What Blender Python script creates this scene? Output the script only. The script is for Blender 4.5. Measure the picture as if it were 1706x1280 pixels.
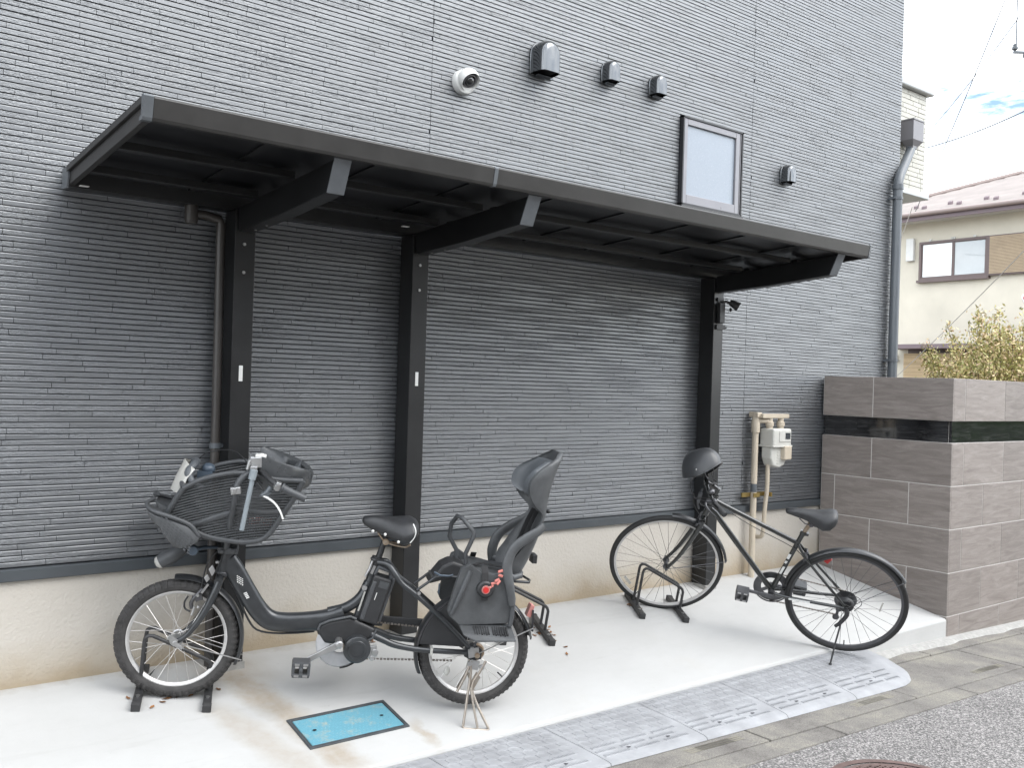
import bpy, math, random
import numpy as np
from mathutils import Matrix, Vector
random.seed(7); rng = np.random.default_rng(7)
S = bpy.context.scene; C = S.collection
for o in list(bpy.data.objects): bpy.data.objects.remove(o)
R_ = math.radians

# ------------------------------------------------------------------ camera
CAM = np.array([-6.485, -4.326, 1.329]); FPX = 1577.0
_y, _p, _r = R_(38.19), R_(-0.04), R_(1.78)
_F = np.array([math.sin(_y)*math.cos(_p), math.cos(_y)*math.cos(_p), math.sin(_p)])
_X = np.array([math.cos(_y), -math.sin(_y), 0.0]); _U = np.cross(_X, _F)
_R2 = _X*math.cos(_r)+_U*math.sin(_r); _U2 = -_X*math.sin(_r)+_U*math.cos(_r)
cd = bpy.data.cameras.new('camera'); cam = bpy.data.objects.new('camera', cd); C.objects.link(cam)
cd.sensor_width = 36.0; cd.lens = FPX/1706*36.0; cd.clip_start = 0.05; cd.clip_end = 2000
cam.matrix_world = Matrix(((_R2[0], _U2[0], -_F[0], CAM[0]), (_R2[1], _U2[1], -_F[1], CAM[1]), (_R2[2], _U2[2], -_F[2], CAM[2]), (0, 0, 0, 1)))
S.camera = cam

# ------------------------------------------------------------------ sky, sun, exposure
SUN_EL, SUN_AZ = 48.0, 150.0            # azimuth clockwise from +y: light comes from the street, right of the camera
wd = bpy.data.worlds.new('World'); S.world = wd; wd.use_nodes = True
nt = wd.node_tree; nt.nodes.clear()
def N(t, **kw):
    n = nt.nodes.new(t)
    for k, v in kw.items(): setattr(n, k, v)
    return n
sky = N('ShaderNodeTexSky', sky_type='NISHITA', sun_disc=False, sun_elevation=R_(SUN_EL), sun_rotation=R_(SUN_AZ), air_density=1.0, dust_density=0.4, ozone_density=1.5)
tc = N('ShaderNodeTexCoord'); mp = N('ShaderNodeMapping'); mp.inputs['Scale'].default_value = (1.6, 1.6, 5.5); mp.inputs['Location'].default_value = (0, 0, 0.5)
nz = N('ShaderNodeTexNoise'); nz.inputs['Scale'].default_value = 2.6; nz.inputs['Detail'].default_value = 9; nz.inputs['Roughness'].default_value = 0.62; nz.inputs['Distortion'].default_value = 0.5
cr = N('ShaderNodeValToRGB'); cr.color_ramp.elements[0].position = 0.38; cr.color_ramp.elements[1].position = 0.56
mx = N('ShaderNodeMix', data_type='RGBA'); mx.inputs['B'].default_value = (18.0, 18.5, 19.0, 1)
bg = N('ShaderNodeBackground'); bg.inputs['Strength'].default_value = 0.06
wo = N('ShaderNodeOutputWorld'); L = nt.links.new
L(tc.outputs['Generated'], mp.inputs['Vector']); L(mp.outputs['Vector'], nz.inputs['Vector']); L(nz.outputs['Fac'], cr.inputs['Fac'])
L(cr.outputs['Color'], mx.inputs['Factor']); L(sky.outputs['Color'], mx.inputs['A']); L(mx.outputs['Result'], bg.inputs['Color']); L(bg.outputs['Background'], wo.inputs['Surface'])
sd = bpy.data.lights.new('sun', 'SUN'); sd.energy = 0.6; sd.angle = R_(40); sd.color = (1.0, 0.97, 0.92)
sun = bpy.data.objects.new('sun', sd); C.objects.link(sun)
sv = Vector((math.sin(R_(SUN_AZ))*math.cos(R_(SUN_EL)), math.cos(R_(SUN_AZ))*math.cos(R_(SUN_EL)), math.sin(R_(SUN_EL))))
sun.rotation_euler = sv.to_track_quat('Z', 'Y').to_euler(); sun.location = (0, -6, 8)
S.view_settings.view_transform = 'Standard'; S.view_settings.look = 'None'; S.view_settings.gamma = 1.0
S.view_settings.exposure = 2.05; S.view_settings.use_curve_mapping = False
S.render.engine = 'CYCLES'; S.render.resolution_x = 1024; S.render.resolution_y = 769
S.cycles.max_bounces = 8; S.cycles.use_denoising = True

# ------------------------------------------------------------------ materials
MATS = {}
def mat(name, col, rough=0.5, metal=0.0, spec=0.5, noise=None, bump=None, coat=0.0, trans=0.0, alpha=1.0, emit=None, island=0.0, objrand=0.0, col2=None, crough=0.1, ior=None):
    """col base; noise=(scale, amount[, detail]) value mottling or mix to col2; bump=(scale, strength[, dist]); island / objrand = brightness change per piece"""
    m = bpy.data.materials.new(name); m.use_nodes = True; MATS[name] = m
    t = m.node_tree; b = t.nodes['Principled BSDF']; l = t.links.new
    c = (*col, 1.0)
    b.inputs['Base Color'].default_value = c; b.inputs['Roughness'].default_value = rough; b.inputs['Metallic'].default_value = metal
    b.inputs['Specular IOR Level'].default_value = spec; b.inputs['Coat Weight'].default_value = coat; b.inputs['Coat Roughness'].default_value = crough
    b.inputs['Transmission Weight'].default_value = trans; b.inputs['Alpha'].default_value = alpha
    if ior: b.inputs['IOR'].default_value = ior
    if emit: b.inputs['Emission Color'].default_value = (*emit[0], 1); b.inputs['Emission Strength'].default_value = emit[1]
    geo = t.nodes.new('ShaderNodeNewGeometry'); src = None
    def tex(scale, detail=5, dist=0.0, rou=0.6):
        n = t.nodes.new('ShaderNodeTexNoise'); n.inputs['Scale'].default_value = scale; n.inputs['Detail'].default_value = detail; n.inputs['Distortion'].default_value = dist; n.inputs['Roughness'].default_value = rou
        l(geo.outputs['Position'], n.inputs['Vector']); return n
    if noise:
        n = tex(noise[0], noise[2] if len(noise) > 2 else 5)
        x = t.nodes.new('ShaderNodeMix'); x.data_type = 'RGBA'
        a = noise[1]
        x.inputs['A'].default_value = c if col2 else (*[v*(1-a) for v in col], 1)
        x.inputs['B'].default_value = (*col2, 1) if col2 else (*[min(1, v*(1+a)) for v in col], 1)
        rp = t.nodes.new('ShaderNodeMapRange'); rp.inputs['From Min'].default_value = 0.32; rp.inputs['From Max'].default_value = 0.68
        if col2: rp.inputs['To Max'].default_value = a
        l(n.outputs['Fac'], rp.inputs['Value']); l(rp.outputs['Result'], x.inputs['Factor']); src = x.outputs['Result']
        rr = t.nodes.new('ShaderNodeMapRange'); rr.inputs['To Min'].default_value = max(0, rough-0.07); rr.inputs['To Max'].default_value = min(1, rough+0.07)
        l(n.outputs['Fac'], rr.inputs['Value']); l(rr.outputs['Result'], b.inputs['Roughness'])
    if island or objrand:
        if island: s_ = geo.outputs['Random Per Island']; a = island
        else: oi = t.nodes.new('ShaderNodeObjectInfo'); s_ = oi.outputs['Random']; a = objrand
        rp = t.nodes.new('ShaderNodeMapRange'); rp.inputs['To Min'].default_value = 1-a; rp.inputs['To Max'].default_value = 1+a
        l(s_, rp.inputs['Value']); x = t.nodes.new('ShaderNodeVectorMath'); x.operation = 'SCALE'
        if src: l(src, x.inputs[0])
        else: x.inputs[0].default_value = col
        l(rp.outputs['Result'], x.inputs['Scale']); src = x.outputs['Vector']
    if src: l(src, b.inputs['Base Color'])
    if bump:
        n = tex(bump[0], 4); bn = t.nodes.new('ShaderNodeBump'); bn.inputs['Strength'].default_value = bump[1]; bn.inputs['Distance'].default_value = bump[2] if len(bump) > 2 else 0.002
        l(n.outputs['Fac'], bn.inputs['Height']); l(bn.outputs['Normal'], b.inputs['Normal'])
    m['n'] = 1
    return m
def nodes_of(m): return m.node_tree, m.node_tree.nodes['Principled BSDF'], m.node_tree.links.new

def siding_mat(name, kw):
    """cement siding strip: charcoal print, some strips smooth and some chipped"""
    m = mat(name, (0.053, 0.057, 0.063), rough=0.45, spec=0.5, ior=2.42, noise=(14, 0.12, 6), **kw)
    t, b, l = nodes_of(m); b.inputs['Specular Tint'].default_value = (.965, .985, 1.0, 1)
    geo = t.nodes.new('ShaderNodeNewGeometry'); mpg = t.nodes.new('ShaderNodeMapping'); mpg.inputs['Scale'].default_value = (1, 1, 2.2)
    n = t.nodes.new('ShaderNodeTexNoise'); n.inputs['Scale'].default_value = 70; n.inputs['Detail'].default_value = 4; n.inputs['Distortion'].default_value = 1.2
    n2 = t.nodes.new('ShaderNodeTexNoise'); n2.inputs['Scale'].default_value = 5.0
    mk = t.nodes.new('ShaderNodeMapRange'); mk.inputs['From Min'].default_value = 0.42; mk.inputs['From Max'].default_value = 0.58; mk.inputs['To Min'].default_value = 0.05; mk.inputs['To Max'].default_value = 1.0
    mpw = t.nodes.new('ShaderNodeMapping'); mpw.inputs['Scale'].default_value = (0.5, 1, 8)
    bn = t.nodes.new('ShaderNodeBump'); bn.inputs['Distance'].default_value = 0.005
    l(geo.outputs['Position'], mpg.inputs['Vector']); l(mpg.outputs['Vector'], n.inputs['Vector']); l(geo.outputs['Position'], mpw.inputs['Vector']); l(mpw.outputs['Vector'], n2.inputs['Vector'])
    l(n2.outputs['Fac'], mk.inputs['Value']); l(mk.outputs['Result'], bn.inputs['Strength']); l(n.outputs['Fac'], bn.inputs['Height']); l(bn.outputs['Normal'], b.inputs['Normal'])
    return m
siding_mat('siding_piece', dict(objrand=0.09)); siding_mat('siding_mass', dict(island=0.09))
mat('groove', (0.035, 0.037, 0.041), 0.6)
mat('render_grey', (0.055, 0.062, 0.068), 0.4, spec=0.5, noise=(6, .1))
mat('alu_black', (0.0105, 0.0108, 0.0115), 0.38, noise=(9, 0.2), bump=(300, 0.05))
mat('alu_bronze', (0.025, 0.0238, 0.0225), 0.42, noise=(7, 0.22), bump=(200, 0.06))
mat('alu_cap', (0.12, 0.13, 0.14), 0.35, metal=0.3, noise=(12, 0.12))
mat('roof_sheet', (0.008, 0.0085, 0.010), 0.35, noise=(3, 0.25))
mat('sticker', (0.7, 0.7, 0.68), 0.5); mat('bolt', (0.4, 0.4, 0.4), 0.35, metal=0.9)
mat('pipe_brown', (0.042, 0.038, 0.035), 0.35, noise=(8, .15))
mat('pipe_grey', (0.085, 0.095, 0.105), 0.35, noise=(4, 0.1))
mat('frost', (0.24, 0.275, 0.32), 0.25, spec=0.6, noise=(120, 0.05), bump=(180, 0.5, 0.003), coat=0.1)
mat('window_alu', (0.20, 0.195, 0.205), 0.3, metal=0.35, noise=(5, .06)); mat('window_edge', (0.015, 0.015, 0.017), 0.4)
mat('chrome_black', (0.135, 0.14, 0.145), 0.16, metal=1.0, noise=(10, .05)); mat('void', (0.006, 0.006, 0.007), 0.7)
mat('white_plastic', (0.62, 0.62, 0.60), 0.35, noise=(6, .05)); mat('lens_dark', (0.02, 0.02, 0.02), 0.08, coat=1.0)
mat('rubber', (0.03, 0.03, 0.031), 0.75, noise=(30, 0.25), bump=(250, .25)); mat('tyre', (0.042, 0.04, 0.039), 0.8, noise=(24, 0.3), bump=(400, .3))
mat('tyre_black', (0.017, 0.017, 0.017), 0.55, noise=(24, 0.3))
mat('alloy', (0.42, 0.42, 0.42), 0.34, metal=0.85, noise=(20, 0.12)); mat('alloy_dark', (0.10, 0.10, 0.105), 0.35, metal=0.7, noise=(20, 0.15))
mat('rim_silver', (0.55, 0.54, 0.53), 0.38, metal=0.45, noise=(15, .1)); mat('spoke', (0.62, 0.6, 0.58), 0.35, metal=0.7); mat('spoke_dark', (0.12, 0.12, 0.12), 0.4, metal=0.6)
mat('frame_slate', (0.032, 0.0345, 0.0375), 0.3, metal=0.25, coat=0.35, noise=(18, 0.18), crough=.25); mat('plastic_black', (0.021, 0.0215, 0.023), 0.5, noise=(12, 0.25), bump=(350, 0.12))
mat('plastic_grey', (0.055, 0.058, 0.062), 0.48, noise=(14, 0.2), bump=(350, .12)); mat('plastic_worn', (0.062, 0.065, 0.068), 0.5, noise=(10, 0.3, 8), bump=(200, .15))
mat('leather', (0.024, 0.025, 0.027), 0.42, noise=(40, 0.2), bump=(220, 0.3)); mat('pad', (0.075, 0.082, 0.09), 0.5, noise=(10, 0.1), bump=(500, .2))
mat('clear_plastic', (0.62, 0.61, 0.57), 0.2, trans=0.35, spec=0.6); mat('smoke_plastic', (0.42, 0.42, 0.43), 0.3, trans=0.15, noise=(20, .12))
mat('red_plastic', (0.50, 0.03, 0.028), 0.3); mat('red_ring', (0.45, 0.19, 0.17), .4); mat('coral', (0.50, 0.17, 0.145), 0.5); mat('blue_cap', (0.055, 0.075, 0.10), 0.4)
mat('frame_black', (0.013, 0.014, 0.0135), 0.22, coat=0.6, noise=(16, 0.2), crough=.12); mat('steel', (0.45, 0.45, 0.46), 0.3, metal=0.95, noise=(25, .2)); mat('chain', (0.22, 0.2, 0.18), 0.45, metal=0.8)
mat('fender_black', (0.022, 0.023, 0.025), 0.35, coat=.2, noise=(14, .15)); mat('rust', (0.22, 0.15, 0.09), 0.6, metal=.4, noise=(40, 0.5), col2=(.5, .47, .42))
mat('helmet', (0.035, 0.037, 0.04), 0.42, coat=.15, noise=(9, .08)); mat('strap', (0.02, 0.02, 0.021), .85)
mat('rack_paint', (0.028, 0.028, 0.029), 0.45, noise=(25, .3)); mat('brass', (0.35, 0.26, 0.1), .4, metal=.8)
mat('beige_paint', (0.47, 0.41, 0.325), 0.45, noise=(10, 0.08)); mat('meter_white', (0.50, 0.495, 0.46), 0.4, noise=(8, .06)); mat('meter_dial', (0.05, 0.055, 0.06), .2)
mat('grout', (0.50, 0.48, 0.46), 0.85, noise=(60, .1)); mat('mortar', (0.30, 0.295, 0.28), 0.9, noise=(30, .15), bump=(150, .4))
mat('lid_frame', (0.045, 0.05, 0.055), .5, noise=(20, .2)); mat('paint_wear', (0.42, 0.44, .40), .6)
mat('stand_metal', (0.34, .31, .275), .35, metal=.7, noise=(30, .35), col2=(.30, .22, .15)); mat('holder_grey', (.22, .25, .27), .4, noise=(9, .1)); mat('plastic_gloss', (.05, .053, .056), .28, noise=(10, .2)); mat('groove_sand', (.22, .205, .16), .9)
mat('ramp_rubber', (0.285, 0.290, 0.302), 0.72, noise=(8, 0.14), bump=(260, .3)); mat('ramp_dark', (0.09, 0.09, 0.1), .8)
mat('iron', (0.14, 0.095, 0.085), .6, metal=.3, noise=(20, .25)); mat('dead_leaf', (0.19, 0.085, 0.03), .8, objrand=.4)
mat('house_beige', (0.60, 0.56, 0.47), 0.8, noise=(0.9, 0.09, 8), bump=(40, .15)); mat('roof_pink', (0.235, 0.205, 0.19), 0.75, objrand=.07, noise=(3, .1)); mat('eave_brown', (0.17, 0.13, 0.14), .6); mat('soffit', (0.55, .53, .48), .8); mat('gutter_pink', (0.24, .19, .175), .5)
mat('sash_brown', (0.13, 0.095, 0.09), .45); mat('glass', (0.30, 0.33, 0.34), 0.04, spec=1.0, coat=1.0, noise=(1, .1)); mat('curtain_glass', (0.70, 0.74, 0.74), 0.06, spec=.8, coat=1.0); mat('shutter_tan', (0.40, .31, .21), .6, noise=(6, .08)); mat('bamboo', (0.48, .37, .23), .65, objrand=.18)
mat('balcony_tile', (0.47, 0.46, 0.41), 0.6, objrand=.05, noise=(20, .05)); mat('balcony_joint', (0.33, .31, .28), .8); mat('coping', (0.36, .37, .37), .35, metal=.3); mat('hopper', (0.16, 0.155, 0.165), .35)
mat('sign_red', (0.60, 0.015, 0.02), .35); mat('sign_white', (0.8, .8, .8), .4); mat('wire_pale', (0.16, .17, .18), .6); mat('wire_stay', (.38, .36, .34), .6)
mat('bark', (0.12, .085, .06), .9, noise=(40, .3)); mat('trunk', (0.2, .15, .1), .9)
mat('opp_wall', (.20, .18, .16), .8, noise=(2, .15)); mat('opp_roof', (.07, .07, .075), .6)
mat('hedge_leaf', (0.05, .10, .03), .5, island=.5)
def leaf_mat():
    m = mat('shrub_leaf', (0.26, 0.25, 0.07), .5); t, b, l = nodes_of(m)
    g = t.nodes.new('ShaderNodeNewGeometry'); r = t.nodes.new('ShaderNodeValToRGB'); e = r.color_ramp.elements
    e[0].position = 0.0; e[0].color = (0.17, .18, .05, 1); e[1].position = 1.0; e[1].color = (.52, .36, .24, 1)
    for p, c_ in ((.3, (.34, .33, .11, 1)), (.6, (.52, .45, .19, 1)), (.82, (.60, .46, .26, 1))): x = e.new(p); x.color = c_
    l(g.outputs['Random Per Island'], r.inputs['Fac']); l(r.outputs['Color'], b.inputs['Base Color']); b.inputs['Subsurface Weight'].default_value = 0
leaf_mat()
def concrete_slab_mat():
    m = mat('slab_concrete', (0.43, 0.43, 0.415), 0.8); t, b, l = nodes_of(m)
    nn = t.nodes.new; geo = nn('ShaderNodeNewGeometry'); sep = nn('ShaderNodeSeparateXYZ'); l(geo.outputs['Position'], sep.inputs[0])
    def math_(op, a, b_=None, cl=False):
        n = nn('ShaderNodeMath'); n.operation = op; n.use_clamp = cl
        for i, v in enumerate((a, b_)):
            if v is None: continue
            if isinstance(v, (int, float)): n.inputs[i].default_value = v
            else: l(v, n.inputs[i])
        return n.outputs[0]
    def noise(sc, det, scale=(1, 1, 1)):
        mpn = nn('ShaderNodeMapping'); mpn.inputs['Scale'].default_value = scale; l(geo.outputs['Position'], mpn.inputs['Vector'])
        n = nn('ShaderNodeTexNoise'); n.inputs['Scale'].default_value = sc; n.inputs['Detail'].default_value = det; n.inputs['Roughness'].default_value = .65; l(mpn.outputs['Vector'], n.inputs['Vector']); return n.outputs['Fac']
    X, Y = sep.outputs['X'], sep.outputs['Y']
    warp = math_('MULTIPLY', math_('SUBTRACT', noise(6, 5), 0.5), 0.16)
    Xw = math_('ADD', X, warp)
    stain = None
    # rain-water streaks running down the fall of the slab: (x at wall end, drift per metre, half width, y start, y end, weight)
    for x0, k, hw, y0, y1, wgt in ((-4.83, -0.21, 0.085, -0.10, -1.05, .85), (-5.09, -0.30, 0.075, -0.40, -1.05, .5), (-4.16, .07, .03, -.82, -1.02, .8), (-4.79, -.1, .16, -.02, -.30, .55)):
        cx = math_('ADD', math_('MULTIPLY', Y, k), x0)
        d = math_('DIVIDE', math_('ABSOLUTE', math_('SUBTRACT', Xw, cx)), hw)
        a = math_('SUBTRACT', 1.35, d, True)
        e0 = math_('MULTIPLY', math_('SUBTRACT', y0+.04, Y), 9.0, True); e1 = math_('MULTIPLY', math_('SUBTRACT', Y, y1-.06), 7.0, True)
        s_ = math_('MULTIPLY', math_('MULTIPLY', math_('MULTIPLY', a, e0), e1), wgt)
        stain = s_ if stain is None else math_('MAXIMUM', stain, s_)
    stain = math_('MULTIPLY', stain, math_('ADD', math_('MULTIPLY', noise(22, 6), 0.9), 0.25), True)
    base = nn('ShaderNodeMix'); base.data_type = 'RGBA'; base.inputs['A'].default_value = (.365, .362, .352, 1); base.inputs['B'].default_value = (.465, .466, .46, 1)
    l(noise(2.2, 8, (1, 1.6, 1)), base.inputs['Factor'])
    m1 = nn('ShaderNodeMix'); m1.data_type = 'RGBA'; l(base.outputs['Result'], m1.inputs['A']); m1.inputs['B'].default_value = (.27, .215, .145, 1); l(stain, m1.inputs['Factor'])
    # general faint ochre blotches
    bl = math_('MULTIPLY', math_('SUBTRACT', noise(1.4, 6), 0.56), 1.6, True)
    m2 = nn('ShaderNodeMix'); m2.data_type = 'RGBA'; l(m1.outputs['Result'], m2.inputs['A']); m2.inputs['B'].default_value = (.37, .335, .285, 1); l(bl, m2.inputs['Factor'])
    # small dark specks
    sp = math_('MULTIPLY', math_('SUBTRACT', noise(55, 2), 0.72), 9.0, True)
    m3 = nn('ShaderNodeMix'); m3.data_type = 'RGBA'; l(m2.outputs['Result'], m3.inputs['A']); m3.inputs['B'].default_value = (.22, .21, .19, 1); l(math_('MULTIPLY', sp, .5), m3.inputs['Factor'])
    dw = math_('MULTIPLY', math_('MULTIPLY_ADD', Y, 9.0), 1.0) if False else math_('MULTIPLY', math_('ADD', math_('MULTIPLY', Y, 11.0), math_('MULTIPLY_ADD' if False else 'ADD', .55, math_('MULTIPLY', math_('SUBTRACT', noise(9, 6), .5), 2.2))), .55, True)
    m4 = nn('ShaderNodeMix'); m4.data_type = 'RGBA'; l(m3.outputs['Result'], m4.inputs['A']); m4.inputs['B'].default_value = (.24, .205, .16, 1); l(dw, m4.inputs['Factor'])
    sc_ = math_('MULTIPLY', math_('SUBTRACT', noise(3.5, 9, (.35, 2.6, 1)), .60), 2.2, True)
    m5 = nn('ShaderNodeMix'); m5.data_type = 'RGBA'; l(m4.outputs['Result'], m5.inputs['A']); m5.inputs['B'].default_value = (.27, .26, .245, 1); l(sc_, m5.inputs['Factor'])
    l(m5.outputs['Result'], b.inputs['Base Color'])
    bp = nn('ShaderNodeBump'); bp.inputs['Strength'].default_value = .35; bp.inputs['Distance'].default_value = .003
    l(math_('ADD', noise(60, 6, (.25, 1, 1)), noise(16, 4)), bp.inputs['Height']); l(bp.outputs['Normal'], b.inputs['Normal'])
concrete_slab_mat()
def foundation_mat():
    m = mat('foundation', (0.6, .56, .5), .85); t, b, l = nodes_of(m); nn = t.nodes.new
    geo = nn('ShaderNodeNewGeometry'); sep = nn('ShaderNodeSeparateXYZ'); l(geo.outputs['Position'], sep.inputs[0])
    n = nn('ShaderNodeTexNoise'); n.inputs['Scale'].default_value = 3.0; n.inputs['Detail'].default_value = 8; l(geo.outputs['Position'], n.inputs['Vector'])
    ad = nn('ShaderNodeMath'); ad.operation = 'MULTIPLY_ADD'; l(n.outputs['Fac'], ad.inputs[0]); ad.inputs[1].default_value = -.30; l(sep.outputs['Z'], ad.inputs[2])
    r = nn('ShaderNodeValToRGB'); e = r.color_ramp.elements    # rain-splash dirt just above the slab
    e[0].position = 0.0; e[0].color = (.32, .262, .185, 1); e[1].position = .5; e[1].color = (.445, .415, .37, 1)
    x = e.new(.18); x.color = (.385, .34, .275, 1)
    mr = nn('ShaderNodeMapRange'); mr.inputs['From Min'].default_value = -.14; mr.inputs['From Max'].default_value = .3; l(ad.outputs[0], mr.inputs['Value']); l(mr.outputs['Result'], r.inputs['Fac']); l(r.outputs['Color'], b.inputs['Base Color'])
    n2 = nn('ShaderNodeTexNoise'); n2.inputs['Scale'].default_value = 70; n2.inputs['Detail'].default_value = 2; l(geo.outputs['Position'], n2.inputs['Vector'])
    bp = nn('ShaderNodeBump'); bp.inputs['Strength'].default_value = .55; bp.inputs['Distance'].default_value = .006; l(n2.outputs['Fac'], bp.inputs['Height']); l(bp.outputs['Normal'], b.inputs['Normal'])
foundation_mat()
def stone_mat(name, c0, c1, c2, rough=.55, vein=1.0, tilt=.35):
    """porcelain stone tile: slanting dark and pale veins, differs from tile to tile"""
    m = mat(name, c1, rough); t, b, l = nodes_of(m); nn = t.nodes.new
    geo = nn('ShaderNodeNewGeometry'); oi = nn('ShaderNodeObjectInfo'); off = nn('ShaderNodeVectorMath'); off.operation = 'SCALE'; off.inputs[0].default_value = (7, 5, 9); l(oi.outputs['Random'], off.inputs['Scale'])
    ad = nn('ShaderNodeVectorMath'); l(geo.outputs['Position'], ad.inputs[0]); l(off.outputs['Vector'], ad.inputs[1])
    mp_ = nn('ShaderNodeMapping'); mp_.inputs['Rotation'].default_value = (-tilt, tilt, 0); mp_.inputs['Scale'].default_value = (1.6, 1.6, 12); l(ad.outputs['Vector'], mp_.inputs['Vector'])
    n = nn('ShaderNodeTexNoise'); n.inputs['Scale'].default_value = 2.4; n.inputs['Detail'].default_value = 9; n.inputs['Roughness'].default_value = .68; n.inputs['Distortion'].default_value = .9; l(mp_.outputs['Vector'], n.inputs['Vector'])
    r = nn('ShaderNodeValToRGB'); e = r.color_ramp.elements; e[0].position = .28; e[0].color = (*c0, 1); e[1].position = .72; e[1].color = (*c2, 1); x = e.new(.5); x.color = (*c1, 1)
    l(n.outputs['Fac'], r.inputs['Fac'])
    sp = nn('ShaderNodeTexNoise'); sp.inputs['Scale'].default_value = 160; sp.inputs['Detail'].default_value = 2; l(geo.outputs['Position'], sp.inputs['Vector'])
    mr = nn('ShaderNodeMapRange'); mr.inputs['To Min'].default_value = .82; mr.inputs['To Max'].default_value = 1.18; l(sp.outputs['Fac'], mr.inputs['Value'])
    rs = nn('ShaderNodeMapRange'); rs.inputs['To Min'].default_value = .9; rs.inputs['To Max'].default_value = 1.1; l(oi.outputs['Random'], rs.inputs['Value'])
    mu = nn('ShaderNodeMath'); mu.operation = 'MULTIPLY'; l(mr.outputs['Result'], mu.inputs[0]); l(rs.outputs['Result'], mu.inputs[1])
    sc = nn('ShaderNodeVectorMath'); sc.operation = 'SCALE'; l(r.outputs['Color'], sc.inputs[0]); l(mu.outputs[0], sc.inputs['Scale']); l(sc.outputs['Vector'], b.inputs['Base Color'])
    bp = nn('ShaderNodeBump'); bp.inputs['Strength'].default_value = .3*vein; bp.inputs['Distance'].default_value = .003; l(n.outputs['Fac'], bp.inputs['Height']); l(bp.outputs['Normal'], b.inputs['Normal'])
stone_mat('stone_tile', (.148, .126, .114), (.207, .181, .165), (.272, .244, .224))
stone_mat('black_tile', (.008, .008, .009), (.012, .012, .013), (.05, .05, .05), rough=.06, vein=.1, tilt=.9)
MATS['black_tile'].node_tree.nodes['Principled BSDF'].inputs['Coat Weight'].default_value = .6
def ground_mats():
    m = mat('asphalt', (.16, .155, .155), .9); t, b, l = nodes_of(m); nn = t.nodes.new; geo = nn('ShaderNodeNewGeometry')
    v = nn('ShaderNodeTexVoronoi'); v.inputs['Scale'].default_value = 150; l(geo.outputs['Position'], v.inputs['Vector'])
    r = nn('ShaderNodeValToRGB'); e = r.color_ramp.elements; e[0].color = (.075, .072, .070, 1); e[1].color = (.36, .34, .33, 1); e[0].position = .1; e[1].position = .95; x = e.new(.6); x.color = (.175, .168, .163, 1)
    sx = nn('ShaderNodeSeparateColor'); l(v.outputs['Color'], sx.inputs[0]); l(sx.outputs[0], r.inputs['Fac'])
    n = nn('ShaderNodeTexNoise'); n.inputs['Scale'].default_value = 1.7; n.inputs['Detail'].default_value = 7; l(geo.outputs['Position'], n.inputs['Vector'])
    mr = nn('ShaderNodeMapRange'); mr.inputs['To Min'].default_value = .75; mr.inputs['To Max'].default_value = 1.25; l(n.outputs['Fac'], mr.inputs['Value'])
    sc = nn('ShaderNodeVectorMath'); sc.operation = 'SCALE'; l(r.outputs['Color'], sc.inputs[0]); l(mr.outputs['Result'], sc.inputs['Scale']); l(sc.outputs['Vector'], b.inputs['Base Color'])
    bp = nn('ShaderNodeBump'); bp.inputs['Strength'].default_value = .8; bp.inputs['Distance'].default_value = .004; l(v.outputs['Distance'], bp.inputs['Height']); l(bp.outputs['Normal'], b.inputs['Normal'])
    m = mat('gutter_concrete', (.27, .255, .225), .9); t, b, l = nodes_of(m); nn = t.nodes.new; geo = nn('ShaderNodeNewGeometry')
    n = nn('ShaderNodeTexNoise'); n.inputs['Scale'].default_value = 2.6; n.inputs['Detail'].default_value = 12; n.inputs['Roughness'].default_value = .74; l(geo.outputs['Position'], n.inputs['Vector'])
    r = nn('ShaderNodeValToRGB'); e = r.color_ramp.elements; e[0].position = .3; e[0].color = (.095, .085, .078, 1); e[1].position = .72; e[1].color = (.26, .245, .205, 1); x = e.new(.48); x.color = (.165, .155, .142, 1); l(n.outputs['Fac'], r.inputs['Fac'])
    n3 = nn('ShaderNodeTexNoise'); n3.inputs['Scale'].default_value = 190; n3.inputs['Detail'].default_value = 1; l(geo.outputs['Position'], n3.inputs['Vector'])
    mr = nn('ShaderNodeMapRange'); mr.inputs['From Min'].default_value = .3; mr.inputs['From Max'].default_value = .7; mr.inputs['To Min'].default_value = .68; mr.inputs['To Max'].default_value = 1.3; l(n3.outputs['Fac'], mr.inputs['Value'])
    sc = nn('ShaderNodeVectorMath'); sc.operation = 'SCALE'; l(r.outputs['Color'], sc.inputs[0]); l(mr.outputs['Result'], sc.inputs['Scale']); l(sc.outputs['Vector'], b.inputs['Base Color'])
    bp = nn('ShaderNodeBump'); bp.inputs['Strength'].default_value = .5; bp.inputs['Distance'].default_value = .003; l(n3.outputs['Fac'], bp.inputs['Height']); l(bp.outputs['Normal'], b.inputs['Normal'])
ground_mats()
def lid_mat():
    m = mat('blue_lid', (.05, .42, .66), .45); t, b, l = nodes_of(m); nn = t.nodes.new; geo = nn('ShaderNodeNewGeometry')
    n = nn('ShaderNodeTexNoise'); n.inputs['Scale'].default_value = 14; n.inputs['Detail'].default_value = 9; n.inputs['Roughness'].default_value = .75; l(geo.outputs['Position'], n.inputs['Vector'])
    r = nn('ShaderNodeValToRGB'); e = r.color_ramp.elements; e[0].position = .52; e[0].color = (.105, .275, .345, 1); e[1].position = .68; e[1].color = (.30, .32, .27, 1); l(n.outputs['Fac'], r.inputs['Fac']); l(r.outputs['Color'], b.inputs['Base Color'])
lid_mat()

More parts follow.
